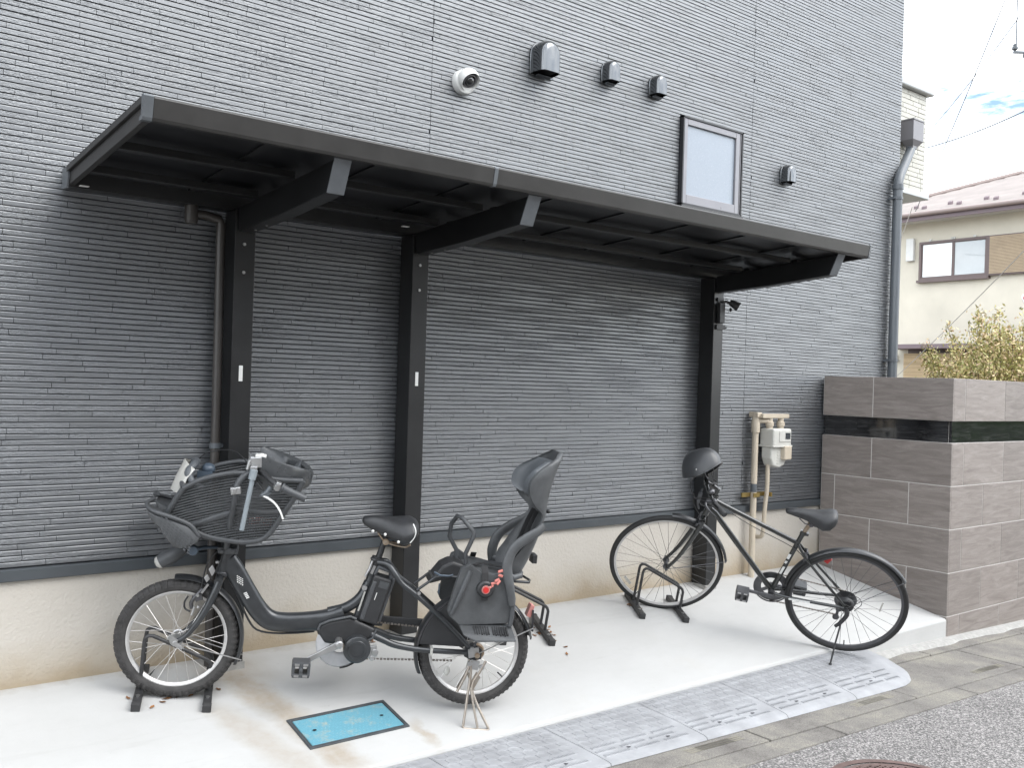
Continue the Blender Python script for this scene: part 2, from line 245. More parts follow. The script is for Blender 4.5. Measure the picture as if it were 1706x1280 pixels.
# ------------------------------------------------------------------ mesh helpers
class MB:
    def __init__(s): s.v = []; s.f = []
    def add(s, v, f):
        k = len(s.v); s.v += [tuple(p) for p in v]; s.f += [tuple(i+k for i in q) for q in f]; return s
    def box(s, x0, x1, y0, y1, z0, z1):
        return s.add([(x0, y0, z0), (x1, y0, z0), (x1, y1, z0), (x0, y1, z0), (x0, y0, z1), (x1, y0, z1), (x1, y1, z1), (x0, y1, z1)],
                     [(3, 2, 1, 0), (4, 5, 6, 7), (0, 1, 5, 4), (1, 2, 6, 5), (2, 3, 7, 6), (3, 0, 4, 7)])
    def obox(s, c, a, b, d):      # centre + three half-axis vectors
        c, a, b, d = map(np.array, (c, a, b, d)); P = []
        for k in (-1, 1):
            for i, j in ((-1, -1), (1, -1), (1, 1), (-1, 1)): P.append(c+a*i+b*j+d*k)
        return s.add(P, [(3, 2, 1, 0), (4, 5, 6, 7), (0, 1, 5, 4), (1, 2, 6, 5), (2, 3, 7, 6), (3, 0, 4, 7)])
    def loft(s, rings, cap=True, closed=False):
        n = len(rings[0]); V = [p for r in rings for p in r]; F = []
        m = len(rings)
        for i in range(m if closed else m-1):
            for j in range(n): F.append((i*n+j, i*n+(j+1) % n, ((i+1) % m)*n+(j+1) % n, ((i+1) % m)*n+j))
        if cap and not closed: F += [tuple(range(n-1, -1, -1)), tuple(range((m-1)*n, m*n))]
        return s.add(V, F)
    def tube(s, pts, r, seg=8, closed=False, flat=1.0, flatdir=None, smooth=0):
        P = np.array(pts, float)
        if smooth: P = spline(P, smooth, closed)
        n = len(P); rr = np.interp(np.linspace(0, 1, n), np.linspace(0, 1, len(r)), r) if hasattr(r, '__len__') else np.full(n, r)
        T = np.zeros_like(P)
        for i in range(n):
            a = P[(i-1) % n] if (closed or i > 0) else P[i]; b = P[(i+1) % n] if (closed or i < n-1) else P[i]
            t = b-a; T[i] = t/(np.linalg.norm(t)+1e-12)
        u = np.array(flatdir, float) if flatdir is not None else (np.array((0, 0, 1.)) if abs(T[0][2]) < .9 else np.array((1., 0, 0)))
        rings = []
        for i in range(n):
            u = u-T[i]*(u@T[i]); u = u/(np.linalg.norm(u)+1e-12); w = np.cross(T[i], u)
            rings.append([P[i]+rr[i]*(math.cos(k*2*math.pi/seg)*u*flat+math.sin(k*2*math.pi/seg)*w) for k in range(seg)])
            if flatdir is not None: u = np.array(flatdir, float)
        return s.loft(rings, True, closed)
    def lathe(s, prof, c, axis, seg=24, a0=0, a1=2*math.pi):
        ax = np.array(axis, float); ax /= np.linalg.norm(ax); u = np.array((0, 0, 1.)) if abs(ax[2]) < .9 else np.array((1., 0, 0)); u = u-ax*(u@ax); u /= np.linalg.norm(u); w = np.cross(ax, u); c = np.array(c, float)
        full = abs(a1-a0-2*math.pi) < 1e-6; n = len(prof); V = []; F = []; m = seg if full else seg+1
        for i in range(m):
            a = a0+(a1-a0)*i/seg; d = math.cos(a)*u+math.sin(a)*w
            V += [c+ax*t+d*r for r, t in prof]
        for i in range(seg):
            j = (i+1) % m
            for k in range(n-1): F.append((i*n+k, j*n+k, j*n+k+1, i*n+k+1))
        return s.add(V, F)
    def cyl(s, a, b, r, seg=16, r2=None):
        a, b = np.array(a, float), np.array(b, float); L_ = np.linalg.norm(b-a); r2 = r if r2 is None else r2
        return s.lathe([(0, 0), (r, 0), (r2, L_), (0, L_)], a, b-a, seg)
    def prism(s, poly, fn, t0, t1):
        n = len(poly); V = [fn(p, t0) for p in poly]+[fn(p, t1) for p in poly]
        F = [tuple(range(n)), tuple(range(2*n-1, n-1, -1))]+[(i, i+n, (i+1) % n+n, (i+1) % n) for i in range(n)]
        return s.add(V, F)
    def ball(s, c, r, seg=14, rings=8, axes=None):
        A = np.array(axes if axes is not None else np.eye(3), float); r = np.array(r if hasattr(r, '__len__') else (r,)*3, float); c = np.array(c, float); R = []
        for i in range(rings+1):
            th = math.pi*(i+.02*(i == 0)-.02*(i == rings))/rings
            R.append([c+A.T@(r*np.array((math.sin(th)*math.cos(2*math.pi*j/seg), math.sin(th)*math.sin(2*math.pi*j/seg), math.cos(th)))) for j in range(seg)])
        return s.loft(R)
    def mesh(s, name, smooth=None):
        me = bpy.data.meshes.new(name); me.from_pydata([tuple(map(float, p)) for p in s.v], [], s.f); me.validate()
        import bmesh
        bm = bmesh.new(); bm.from_mesh(me); bmesh.ops.recalc_face_normals(bm, faces=bm.faces); bm.to_mesh(me); bm.free()
        if smooth is not None:
            for p in me.polygons: p.use_smooth = True
            me.set_sharp_from_angle(angle=R_(smooth))
        return me
    def build(s, name, m, parent=None, smooth=None, bevel=0, kind=None, world=False, segs=2):
        o = bpy.data.objects.new(name, s.mesh(name, smooth)); C.objects.link(o)
        o.data.materials.append(MATS[m])
        if parent is not None:
            o.parent = parent
            if world and parent.name in INV: o.matrix_parent_inverse = INV[parent.name]
        if bevel:
            b = o.modifiers.new('bevel', 'BEVEL'); b.width = bevel; b.segments = segs; b.limit_method = 'ANGLE'; b.angle_limit = R_(35); b.harden_normals = False
        if kind: o['kind'] = kind
        return o
INV = {}
def spline(P, k, closed=False):
    P = np.array(P, float); n = len(P); out = []
    rngi = range(n if closed else n-1)
    for i in rngi:
        p0 = P[(i-1) % n] if (closed or i > 0) else 2*P[0]-P[1]; p1 = P[i]; p2 = P[(i+1) % n]
        p3 = P[(i+2) % n] if (closed or i < n-2) else 2*P[-1]-P[-2]
        for j in range(k):
            t = j/k; out.append(.5*((2*p1)+(-p0+p2)*t+(2*p0-5*p1+4*p2-p3)*t*t+(-p0+3*p1-3*p2+p3)*t**3))
    if not closed: out.append(P[-1])
    return np.array(out)
def tag(o, label, cat, group=None, kind=None):
    o['label'] = label; o['category'] = cat
    if group: o['group'] = group
    if kind: o['kind'] = kind
    return o
def thing(name, label, cat, loc=(0, 0, 0), M=None, group=None):
    o = bpy.data.objects.new(name, None); C.objects.link(o); o.empty_display_size = .1
    if M is None: M = Matrix.Translation(loc)
    o.matrix_world = M; INV[o.name] = M.inverted(); tag(o, label, cat, group); return o
def struct(o): o['kind'] = 'structure'; return o
def copy_tree(o, parent=None):
    c = o.copy(); C.objects.link(c); c.parent = parent
    if parent is not None: c.matrix_parent_inverse = o.matrix_parent_inverse.copy()
    for ch in [x for x in C.objects if x.parent == o]: copy_tree(ch, c)
    return c
def px(P):
    d = np.asarray(P, float)-CAM; z = d@_F
    return 853+FPX*(d@_R2)/z, 640-FPX*(d@_U2)/z, z
SL = 0.208                              # fall of the slab towards the street
def slabz(y): return SL*y
def roadz(x): return -0.371-0.03*x
# ================================================================== GROUND
def sheet(name, x0, x1, y0, y1, dz, m, nx=1):
    b = MB(); xs = np.linspace(x0, x1, nx+1)
    V = []; F = []
    for x in xs: V += [(x, y0, roadz(x)+dz), (x, y1, roadz(x)+dz)]
    for i in range(nx): F.append((2*i, 2*i+2, 2*i+3, 2*i+1))
    return struct(b.add(V, F).build(name, m))
sheet('ground', -250, 250, -250, 250, -0.06, 'gutter_concrete')
road_o = sheet('road', -60, 60, -7.2, -1.805, 0.0, 'asphalt', 4)
# roadside gutter: blocks with open joints
gut = MB(); x = -12.3
gut.add([(-14, -1.81, roadz(-14)-.02), (14, -1.81, roadz(14)-.02), (14, -1.0, roadz(14)-.02), (-14, -1.0, roadz(-14)-.02)], [(0, 1, 2, 3)])
gutter = struct(gut.build('gutter', 'ramp_dark'))
def gblock(x0, x1, y0, y1, dz, slot=None):
    b = MB(); g = .005; x0 += g; x1 -= g; y0 += g; y1 -= g
    ys = [y0, y1]
    V = []
    for xx in (x0, x1):
        for yy in (y0, y1): V += [(xx, yy, roadz(xx)-.05), (xx, yy, roadz(xx)+dz)]
    b.add(V, [(1, 5, 7, 3), (0, 2, 6, 4), (0, 1, 3, 2), (4, 6, 7, 5), (0, 4, 5, 1), (2, 3, 7, 6)])
    return b.build('gutter_block', 'gutter_concrete', gutter, bevel=.006)
for k in range(-8, 8):
    x0 = -1.5+1.3*k
    gblock(x0, x0+1.3, -1.662, -1.215, .002+.001*((k*7) % 3))
    gblock(x0+.4, x0+1.7, -1.803, -1.664, .004)
    gblock(x0-.3, x0+1.0, -1.213, -1.09, .006)
    b = MB()                                            # the two lifting grooves at a joint
    for xs in (x0-.40, x0+.83):
        for j in range(3):
            yy = -1.585+.017*j; b.add([(xs, yy, roadz(xs)+.0046), (xs+.30, yy, roadz(xs+.30)+.0046), (xs+.30, yy+.008, roadz(xs+.30)+.0046), (xs, yy+.008, roadz(xs)+.0046)], [(0, 1, 2, 3)])
    b.build('groove', 'groove_sand', gutter)
mort = MB(); V = []
for xx in np.linspace(-1.1, 6, 61):
    w = -1.105+.012*math.sin(xx*7.3)+.008*math.sin(xx*17); V += [(xx, w-.02, roadz(xx)+.005), (xx, w, roadz(xx)+.022), (xx, -1.045, roadz(xx)+.03)]
F = []
for i in range(60):
    for j in (0, 1): F.append((3*i+j, 3*i+3+j, 3*i+4+j, 3*i+1+j))
struct(mort.add(V, F).build('mortar_fillet', 'mortar', smooth=60))
# sloping concrete slab under the bicycles
sb = MB(); X0, X1 = -10.0, -0.004
prof = [(.03, slabz(.03)), (-1.035, slabz(-1.035)), (-1.047, slabz(-1.045)-.004), (-1.051, slabz(-1.05)-.014), (-1.051, -.62), (.03, -.62)]
sb.loft([[(X0, y, z) for y, z in prof], [(X1, y, z) for y, z in prof]])
struct(sb.build('concrete_slab', 'slab_concrete'))

# ================================================================== DARK HOUSE
house = thing('house', 'dark charcoal house wall of thin horizontal siding strips above a beige foundation', 'building', (0, 0, 0))
HX0, HX1, HZ = -10.0, 1.035, 6.3
MB().box(HX0, HX1-.012, .011, 7.0, .47, HZ).build('wall', 'groove', house, world=True)
MB().box(HX0, HX1-.004, .006, 6.9, -.7, .469).build('foundation', 'foundation', house, world=True)
tr = MB(); pr_ = [(.010, .500), (-.008, .500), (-.020, .494), (-.020, .452), (-.016, .448), (.010, .448)]
tr.loft([[(HX0, y, z) for y, z in pr_], [(HX1+.01, y, z) for y, z in pr_]]).build('base_trim', 'render_grey', house, world=True)
MB().box(HX0-.2, HX1+.25, -.35, 7.3, HZ, HZ+.18).build('roof', 'alu_black', house, world=True)
MB().box(HX1-.012, HX1, .0105, 6.98, .51, HZ).build('side_cladding', 'render_grey', house, world=True)
# siding strips
PITCH, HH = .024, .0203
strip_me = []
for k in range(5):
    y = -(.0005+.0005*k); c = .0035
    b = MB(); ring = [(.0115, 0), (y+.0012, 0), (y, .0012), (y, HH-c), (y+c*.55, HH), (.0115, HH)]
    b.loft([[(-.5, yy, zz) for yy, zz in ring], [(.5, yy, zz) for yy, zz in ring]]); me = b.mesh('siding_strip'); me.materials.append(MATS['siding_piece']); strip_me.append(me)
SEAMS = [-6.73, -3.70, -.955]
strips = []
nrow = int((HZ-.505)/PITCH); rr = random.Random(3)
WIN = (-1.722, -1.084, 2.555, 3.162)
for i in range(nrow):
    z = .506+i*PITCH
    xs = [HX0]; x = HX0+rr.uniform(.05, .4)
    while x < HX1-.05:
        xs.append(x); x += rr.choice((.24, .30, .33, .36, .42, .48))
    xs = sorted(set(xs+SEAMS+[HX1])); 
    for a, b_ in zip(xs[:-1], xs[1:]):
        g0 = .0015 if a in SEAMS else .0010; g1 = .0015 if b_ in SEAMS else .0010
        segs_ = [(a+g0, b_-g1)]
        if WIN[2]-.03 < z < WIN[3]+.005:
            s2 = []
            for p, q in segs_:
                if q < WIN[0] or p > WIN[1]: s2.append((p, q)); continue
                if p < WIN[0]: s2.append((p, WIN[0]))
                if q > WIN[1]: s2.append((WIN[1], q))
            segs_ = s2
        for p, q in segs_:
            if q-p > .012: strips.append((p, q, z, rr.randrange(5)))
def area(s):
    p, q, z, _ = s; u0, v0, d0 = px((p, 0, z)); u1, v1, d1 = px((q, 0, z)); u, v, d = px(((p+q)/2, 0, z))
    if min(d0, d1) < .3 or not (8 < u < 1698 and 5 < v < 1275): return 0
    if 1.93 < z < 2.5 and -5.7 < p < -1: return 0
    return abs(min(u1, 1706)-max(u0, 0))*FPX*PITCH/d
order = sorted(range(len(strips)), key=lambda i: -area(strips[i])); near = set(order[:300])
for i in order[:300]:
    p, q, z, k = strips[i]; o = bpy.data.objects.new('siding_strip', strip_me[k]); C.objects.link(o); o.parent = house
    o.location = ((p+q)/2, 0, z); o.scale = (q-p, 1, 1)
V = []; F = []; c = .0035
for i, (p, q, z, k) in enumerate(strips):
    if i in near: continue
    y = -(.0005+.0005*k); n = len(V); ring = [(.0115, 0), (y+.0012, 0), (y, .0012), (y, HH-c), (y+c*.55, HH), (.0115, HH)]
    V += [(p, yy, z+zz) for yy, zz in ring]+[(q, yy, z+zz) for yy, zz in ring]
    F += [(n+j, n+j+6, n+(j+1) % 6+6, n+(j+1) % 6) for j in range(5)]+[tuple(range(n+5, n-1, -1)), tuple(range(n+6, n+12))]
m_ = MB(); m_.v = V; m_.f = F
sm = bpy.data.meshes.new('siding_strips'); sm.from_pydata(V, [], F); so = bpy.data.objects.new('siding_strips', sm); C.objects.link(so); sm.materials.append(MATS['siding_mass']); so.parent = house; so['kind'] = 'stuff'
import bmesh as _bm
q_ = _bm.new(); q_.from_mesh(sm); _bm.ops.recalc_face_normals(q_, faces=q_.faces); q_.to_mesh(sm); q_.free()
# window above the canopy
x0, x1, z0, z1 = -1.718, -1.088, 2.562, 3.157
wf = MB()
for a in ((x0, x0+.012, z0, z1), (x1-.012, x1, z0, z1), (x0, x1, z1-.010, z1+.002), (x0, x1, z0-.004, z0+.012)): wf.box(a[0], a[1], -.034, .03, a[2], a[3])
win = wf.build('window', 'window_edge', house, world=True)
fr = MB(); t = .052
for a in ((x0+.0125, x0+t, z0+.013, z1-.011), (x1-t-.02, x1-.0125, z0+.013, z1-.011), (x0+t, x1-t-.02, z1-t, z1-.011), (x0+t, x1-t-.02, z0+.013, z0+t+.022)): fr.box(a[0], a[1], -.027, .025, a[2], a[3])
fr.build('frame', 'window_alu', win, bevel=.003)
MB().box(x1-.030, x1-.0255, -.0285, .02, z0+.014, z1-.012).build('sash_joint', 'window_edge', win)
MB().box(x0+t-.001, x1-t-.019, -.012, -.006, z0+t+.021, z1-t+.001).build('pane', 'frost', win)
MB().box(x0-.012, x1+.004, -.046, .02, z0-.022, z0-.005).build('sill', 'alu_bronze', win, bevel=.003)
# balcony clad in pale tile behind the corner
BY = .12; bx1 = 1.665
bal = MB().box(HX1+.001, bx1-.006, BY+.008, 3.2, 3.15, 4.03).build('balcony', 'balcony_joint', house, world=True)
r2 = random.Random(11)
for i in range(21):
    z = 3.155+i*.0415; x = HX1+.004-r2.uniform(0, .2)
    while x < bx1-.01:
        w = r2.choice((.14, .2, .26)); a, b_ = max(x, HX1+.004), min(x+w, bx1)
        if b_-a > .02:
            o = MB().box(a+.003, b_-.003, BY-.001*(i % 2), BY+.012, z+.002, z+.0385).build('cladding_tile', 'balcony_tile', bal)
        x += w
    MB().box(bx1-.012, bx1, BY+.004, 3.19, z+.002, z+.0385).build('cladding_tile', 'balcony_tile', bal)
MB().box(HX1+.002, bx1+.05, BY-.05, 3.25, 4.03, 4.10).build('coping', 'coping', bal, bevel=.012)
MB().box(HX1+.002, bx1+.03, BY-.035, 3.22, 3.095, 3.15).build('bottom_trim', 'coping', bal, bevel=.008)

# ================================================================== TILED GATE WALL
gw = thing('gate_wall', 'tiled boundary wall of brown-grey stone with a recessed black band, right of the bicycles', 'wall', (0, -.5, roadz(0)))
core = MB(); B0 = -.60
core.box(.0022, .20, -1.0485, -.022, B0, 1.005); core.box(.2, 5.2, -1.0485, -.85, B0, 1.005)
core.box(.0022, .20, -1.0485, -.022, 1.159, 1.452); core.box(.2, 5.2, -1.0485, -.85, 1.159, 1.452)
core.box(.05, .20, -1.0, -.022, .99, 1.17); core.box(.2, 5.2, -1.0, -.85, .99, 1.17)
core.build('wall_core', 'grout', gw, world=True)
T = .303; G = .0025
rows = [(1.157, 1.46, 0), (1.007-T, 1.007, 0), (1.007-2*T, 1.007-T, 1), (1.007-3*T, 1.007-2*T, 0), (1.007-4*T, 1.007-3*T, 1), (1.007-5*T, 1.007-4*T, 0)]
def tile(b): b.build('tile', 'stone_tile', gw, world=True, bevel=.0025, segs=2)
for za, zb, par in rows:
    ys = [-1.050, -.442, -.0215] if not par else [-1.050, -.7435, -.1405, -.0215]
    for a, b_ in zip(ys[:-1], ys[1:]):
        tile(MB().box(0.0+.0006*r2.random(), .0125, a+(G if a > -1.04 else .0), b_-G, za+G, zb-(G if zb < 1.4 else 0)))
    x = (.177 if not par else .4785)-.603; xs = [.0128]
    while x < 5.2:
        if x > .03: xs.append(x)
        x += .603
    for a, b_ in zip(xs[:-1], xs[1:]):
        tile(MB().box(a+(G if a > .02 else .0015), b_-G, -1.0505-.0006*r2.random(), -1.038, za+G, zb-(G if zb < 1.4 else 0)))
for a, b_ in ((-1.0, -.60), (-.60, -.30), (-.30, -.0215)): MB().box(.030, .051, a+.001, b_-.001, 1.008, 1.156).build('band_tile', 'black_tile', gw, world=True)
xs = [.0515, .33, .63, .93, 1.23, 1.53, 2.13, 2.73, 3.33, 3.93, 4.53, 5.13]
for a, b_ in zip(xs[:-1], xs[1:]): MB().box(a+.001, b_-.001, -1.020, -.999, 1.008, 1.156).build('band_tile', 'black_tile', gw, world=True)
MB().box(.001, 5.2, -1.049, -.85, 1.4525, 1.457).build('cap', 'mortar', gw, world=True)

# ================================================================== CYCLE PORT CANOPY
cp = thing('bicycle_canopy', 'black aluminium cantilever canopy on three posts over the bicycles', 'canopy', (-3.4, -.1, 0))
PX = [-4.773, -3.819, -1.424]
RX0, RX1 = -5.53, -1.185
def rt(y): return 2.163+(2.240-2.163)*(-y-.03)/1.07      # top of roof at y
def rb(y): return rt(y)-.074
for k, xc in enumerate(PX):
    p = MB().box(xc-.049, xc+.049, -.135, -.013, slabz(-.135)-.06, 2.085).build('post', 'alu_black', cp, world=True, bevel=.003)
    MB().box(xc-.056, xc+.056, -.142, -.0125, slabz(-.142)-.02, slabz(-.013)+.006).build('footing_joint', 'mortar', p)
    bb = MB()
    for z in (1.93, 1.80): bb.cyl((xc-.005, -.1345, z), (xc-.005, -.1405, z), .0075, 10)
    bb.build('bolts', 'bolt', p)
    if k < 2: MB().box(xc-.012, xc+.006, -.1362, -.1345, 1.30, 1.372).build('sticker', 'sticker', p)
    q = MB(); w = .036
    poly = [(-.1365, 1.988), (-.16, 1.986), (-.55, 2.005), (-1.005, 2.042), (-1.06, 2.165), (-1.05, rb(-1.05)-.001), (-.1365, rb(-.1365)-.001)]
    q.prism(poly, lambda pt, t: (t, pt[0], pt[1]), xc-w, xc+w); bm_ = q.build('beam', 'alu_black', cp, world=True, bevel=.003)
    e = MB(); e.add([(xc+sx*w*1.02, y, z) for sx in (-1, 1) for y, z in ((-1.0065, 2.0415), (-1.0625, 2.1665), (-1.058, 2.168), (-1.002, 2.043))], [(0, 1, 5, 4), (3, 2, 6, 7), (0, 4, 7, 3), (1, 2, 6, 5), (0, 3, 2, 1), (4, 5, 6, 7)])
    e.build('end_cap', 'alu_cap', bm_)
    bb = MB(); 
    for y in (-.22, -.34): bb.cyl((xc+.012, y, 1.992+(-y-.16)*.05), (xc+.012, y, 1.984+(-y-.16)*.05), .006, 8)
    bb.build('bolts', 'bolt', bm_)
# roof frame
fa = MB(); y0 = -1.10
fpro = [(-1.088, 2.247), (-1.104, 2.247), (-1.110, 2.240), (-1.098, 2.176), (-1.092, 2.166), (-1.066, 2.166), (-1.066, 2.178), (-1.086, 2.184), (-1.086, 2.2465)]
def fasc(xa, xb):
    b = MB(); b.loft([[(xa, y, z) for y, z in fpro], [(xb, y, z) for y, z in fpro]]); return b.build('front_fascia', 'alu_bronze', cp, world=True, bevel=.0015, segs=1)
fasc(RX0+.03, -4.082); fasc(-4.062, RX1-.014)
j = MB(); f2 = [(y-.0015 if y < -1.09 else y, z) for y, z in fpro]; j.loft([[(-4.0815, y, z) for y, z in f2], [(-4.0625, y, z) for y, z in f2]]).build('fascia_joint', 'alu_cap', cp, world=True)
for xa, xb in ((RX0-.004, RX0+.0295), (RX1-.0135, RX1)):
    b = MB(); f3 = [(y-.002 if y < -1.09 else y, z+(.002 if z > 2.2 else -.002)) for y, z in fpro]; b.loft([[(xa, y, z) for y, z in f3], [(xb, y, z) for y, z in f3]]).build('corner_cap', 'alu_cap', cp, world=True)
for xa, s_ in ((RX0, 1), (RX1, -1)):
    b = MB(); xo = xa; xi = xa+s_*.028
    b.loft([[(xx, -.10, rb(-.10)+dz), (xx, -1.085, rb(-1.085)+dz), (xx, -1.085, rb(-1.085)+dz2), (xx, -.10, rb(-.10)+dz2)] for xx, dz, dz2 in ((xo+s_*.006, .0, .052), (xi, 0.0, .052))])
    b.loft([[(xx, -.10, rb(-.10)+dz), (xx, -1.085, rb(-1.085)+dz), (xx, -1.085, rb(-1.085)+dz2), (xx, -.10, rb(-.10)+dz2)] for xx, dz, dz2 in ((xo-s_*.006, .0525, .078), (xi, 0.0525, .078))])
    b.build('side_frame', 'alu_bronze', cp, world=True, bevel=.002)
gutm = MB(); gp = [(-.020, 2.088), (-.020, 2.168), (-.026, 2.168), (-.026, 2.094), (-.100, 2.094), (-.104, 2.16), (-.110, 2.16), (-.106, 2.086)]
gutm.loft([[(RX0+.004, y, z) for y, z in gp], [(RX1-.004, y, z) for y, z in gp]]).build('rear_gutter', 'alu_black', cp, world=True)
for xa, xb in ((RX0-.003, RX0+.004), (RX1-.004, RX1+.003)):
    b = MB(); b.prism([(-.018, 2.086), (-.018, 2.172), (-.115, 2.170), (-.118, 2.12), (-.100, 2.080)], lambda p, t: (t, p[0], p[1]), xa, xb); b.build('gutter_cap', 'alu_cap', cp, world=True)
nP = 9; xs = np.linspace(RX0+.03, RX1-.03, nP+1)
for a, b_ in zip(xs[:-1], xs[1:]):
    b = MB(); ya, yb = -.115, -1.082
    b.add([(xx, y, rt(y)-.022+d) for xx in (a+.001, b_-.001) for y in (ya, yb) for d in (0, .012)], [(0, 2, 6, 4), (1, 5, 7, 3), (0, 1, 3, 2), (4, 6, 7, 5), (0, 4, 5, 1), (2, 3, 7, 6)])
    b.build('roof_panel', 'roof_sheet', cp, world=True)
for xx in xs[1:-1]:
    b = MB(); ya, yb = -.116, -1.075
    b.add([(xx+dx, y, rt(y)-.0225-d) for dx in (-.014, .014) for y in (ya, yb) for d in (0, .007)], [(0, 2, 6, 4), (1, 5, 7, 3), (0, 1, 3, 2), (4, 6, 7, 5), (0, 4, 5, 1), (2, 3, 7, 6)])
    b.build('rafter', 'alu_black', cp, world=True)
for y in (-.33, -.70):
    b = MB(); z = rt(y)-.042
    for a, b_ in zip([RX0+.03]+[p+.0365 for p in PX], [p-.0365 for p in PX]+[RX1-.03]): b.box(a, b_, y-.022, y+.022, z-.030, z)
    b.build('purlin', 'alu_black', cp, world=True, bevel=.002)
MB().box(-5.49, -5.455, -.145, -.12, 2.090, 2.0925).build('sticker', 'sticker', cp, world=True)
MB().box(-4.0, -3.965, -.25, -.225, 2.10, 2.103).build('sticker', 'sticker', cp, world=True)
# rain pipe of the canopy
dpth = -.062
rp = MB().tube([(-4.997, dpth, 2.05), (-4.94, dpth, 2.053), (-4.872, dpth, 2.040), (-4.862, dpth, 2.02), (-4.857, dpth, 1.2), (-4.857, dpth, slabz(dpth)-.03)], .0215, 12).build('rain_pipe', 'pipe_brown', cp, world=True, smooth=50)
MB().lathe([(.0, .075), (.030, .075), (.030, -.012), (.026, -.03), (.0, -.03)], (-5.0, dpth, 2.035), (0, 0, 1), 16).build('outlet', 'pipe_brown', rp, smooth=40)
cl = MB()
for z in (1.0, .35): cl.lathe([(.0235, -.012), (.0255, -.012), (.0255, .012), (.0235, .012)], (-4.857, dpth, z), (0, 0, 1), 16); cl.box(-4.836, -4.8225, dpth-.008, dpth+.008, z-.008, z+.008)
cl.build('pipe_clamp', 'pipe_grey', rp)

# ================================================================== things on the wall
def vent(x, z, w, h, d, label):
    t = thing('vent_hood', label, 'vent', (x, 0, z), group='dome vent hoods on the siding')
    b = MB(); n = 14
    def outline(w, h, n=n): return [(-w/2, 0)]+[(-w/2*math.cos(math.pi*i/n), h-w/2+w/2*math.sin(math.pi*i/n)) for i in range(n+1)]+[(w/2, 0)]
    ol = outline(w*1.16, h*1.08)
    b.loft([[(p, -.001, q-.012) for p, q in ol], [(p, -.016, q-.012) for p, q in ol]]).build('flange', 'chrome_black', t, smooth=40, bevel=.003)
    g = MB(); o0 = outline(w, h)
    rings = []
    for k, (dd, s_) in enumerate(((.016, 1.0), (d*.45, .99), (d*.72, .95), (d*.88, .87), (d*.97, .74), (d, .58))):
        rings.append([(p*s_, -dd, q*(s_*.55+.45)) for p, q in outline(w, h)])
    V = [p for r in rings for p in r]; m = len(o0); F = [(i*m+j, i*m+j+1, (i+1)*m+j+1, (i+1)*m+j) for i in range(len(rings)-1) for j in range(m-1)]
    F.append(tuple((len(rings)-1)*m+j for j in range(m)))
    g.add(V, F).build('hood', 'chrome_black', t, smooth=60)
    MB().box(-w*.42, w*.42, -d*.86, -.0165, .012, .016).build('opening', 'void', t)
    MB().obox((0, -.034, -.012), (w*.34, 0, 0), (0, .020, -.003), (0, .0012, .004)).build('drip_flap', 'chrome_black', t)
    return t
vent(-2.945, 3.150, .150, .190, .115, 'largest of the black domed vent hoods, nearest the white camera')
vent(-2.405, 3.225, .100, .130, .085, 'small black domed vent hood, middle of the row of three')
vent(-1.980, 3.232, .100, .130, .085, 'small black domed vent hood above and left of the window')
vent(-.565, 2.885, .100, .130, .085, 'lone black domed vent hood to the right of the window')
sc = thing('security_camera', 'round white turret security camera fixed on the siding above the canopy', 'camera', (-3.50, 0, 2.985))
ax = np.array((.18, -1, -.22)); ax /= np.linalg.norm(ax)
MB().lathe([(0, -.01), (.066, -.01), (.069, .0), (.069, .022), (.064, .034), (.050, .040), (0, .040)], (0, -.001, 0), (0, -1, 0), 32).build('base', 'white_plastic', sc, smooth=40)
hc = np.array((.004, -.055, .008)); fd = np.array((.10, -.80, -.75)); fd /= np.linalg.norm(fd)
b = MB(); R0 = .062; prof = [(R0*math.sin(a), R0*math.cos(a)) for a in np.linspace(math.pi, R_(62), 16)]+[(R0*math.sin(R_(62))*.95, R0*math.cos(R_(62))-.002), (.046, .010)]
b.lathe([(max(r, .0003), t_) for r, t_ in prof], hc, fd, 32).build('dome', 'white_plastic', sc, smooth=50)
MB().lathe([(0, .008), (.047, .010)], hc, fd, 28).build('recess', 'void', sc)
ey = MB(); ey.ball(hc+fd*.006, .030, 20, 10).build('lens', 'lens_dark', sc, smooth=60)
MB().lathe([(.036, .010), (.040, .020), (.034, .022), (.030, .012)], hc, fd, 24).build('lens_ring', 'window_alu', sc, smooth=60)
# flood light on the third post
fl = thing('sensor_light', 'small black sensor spotlight strapped to the right-hand canopy post', 'light', (PX[2]+.005, -.136, 1.80))
bs = MB(); bs.box(-.028, .026, -.030, -.001, -.02, .115).build('box', 'plastic_black', fl, bevel=.004)
b = MB(); b.box(-.034, .055, -.012, -.001, -.062, -.030); b.box(-.03, .03, -.012, -.001, .13, .152); b.cyl((.05, -.006, -.046), (.068, -.006, -.046), .008, 8); b.build('strap', 'plastic_black', fl)
b = MB(); b.tube([(.0, -.02, .118), (.03, -.028, .128), (.058, -.04, .12)], .010, 8); b.build('arm', 'plastic_black', fl, smooth=50)
d_ = np.array((.55, -.55, -.42)); d_ /= np.linalg.norm(d_); h0 = np.array((.06, -.038, .128))
hd = MB().lathe([(0, 0), (.018, .0), (.024, .022), (.032, .060), (.033, .068), (.0, .066)], h0, d_, 20).build('lamp_head', 'plastic_black', fl, smooth=40)
MB().lathe([(.0, .0685), (.029, .0685), (.031, .0675)], h0, d_, 20).build('lens', 'meter_white', hd)
b = MB(); b.lathe([(.010, -.004), (.014, -.004), (.014, .004), (.010, .004), (.010, -.004)], (.062, -.045, .075), (.3, -1, 0), 14); b.build('sensor_ring', 'plastic_black', fl, smooth=40)

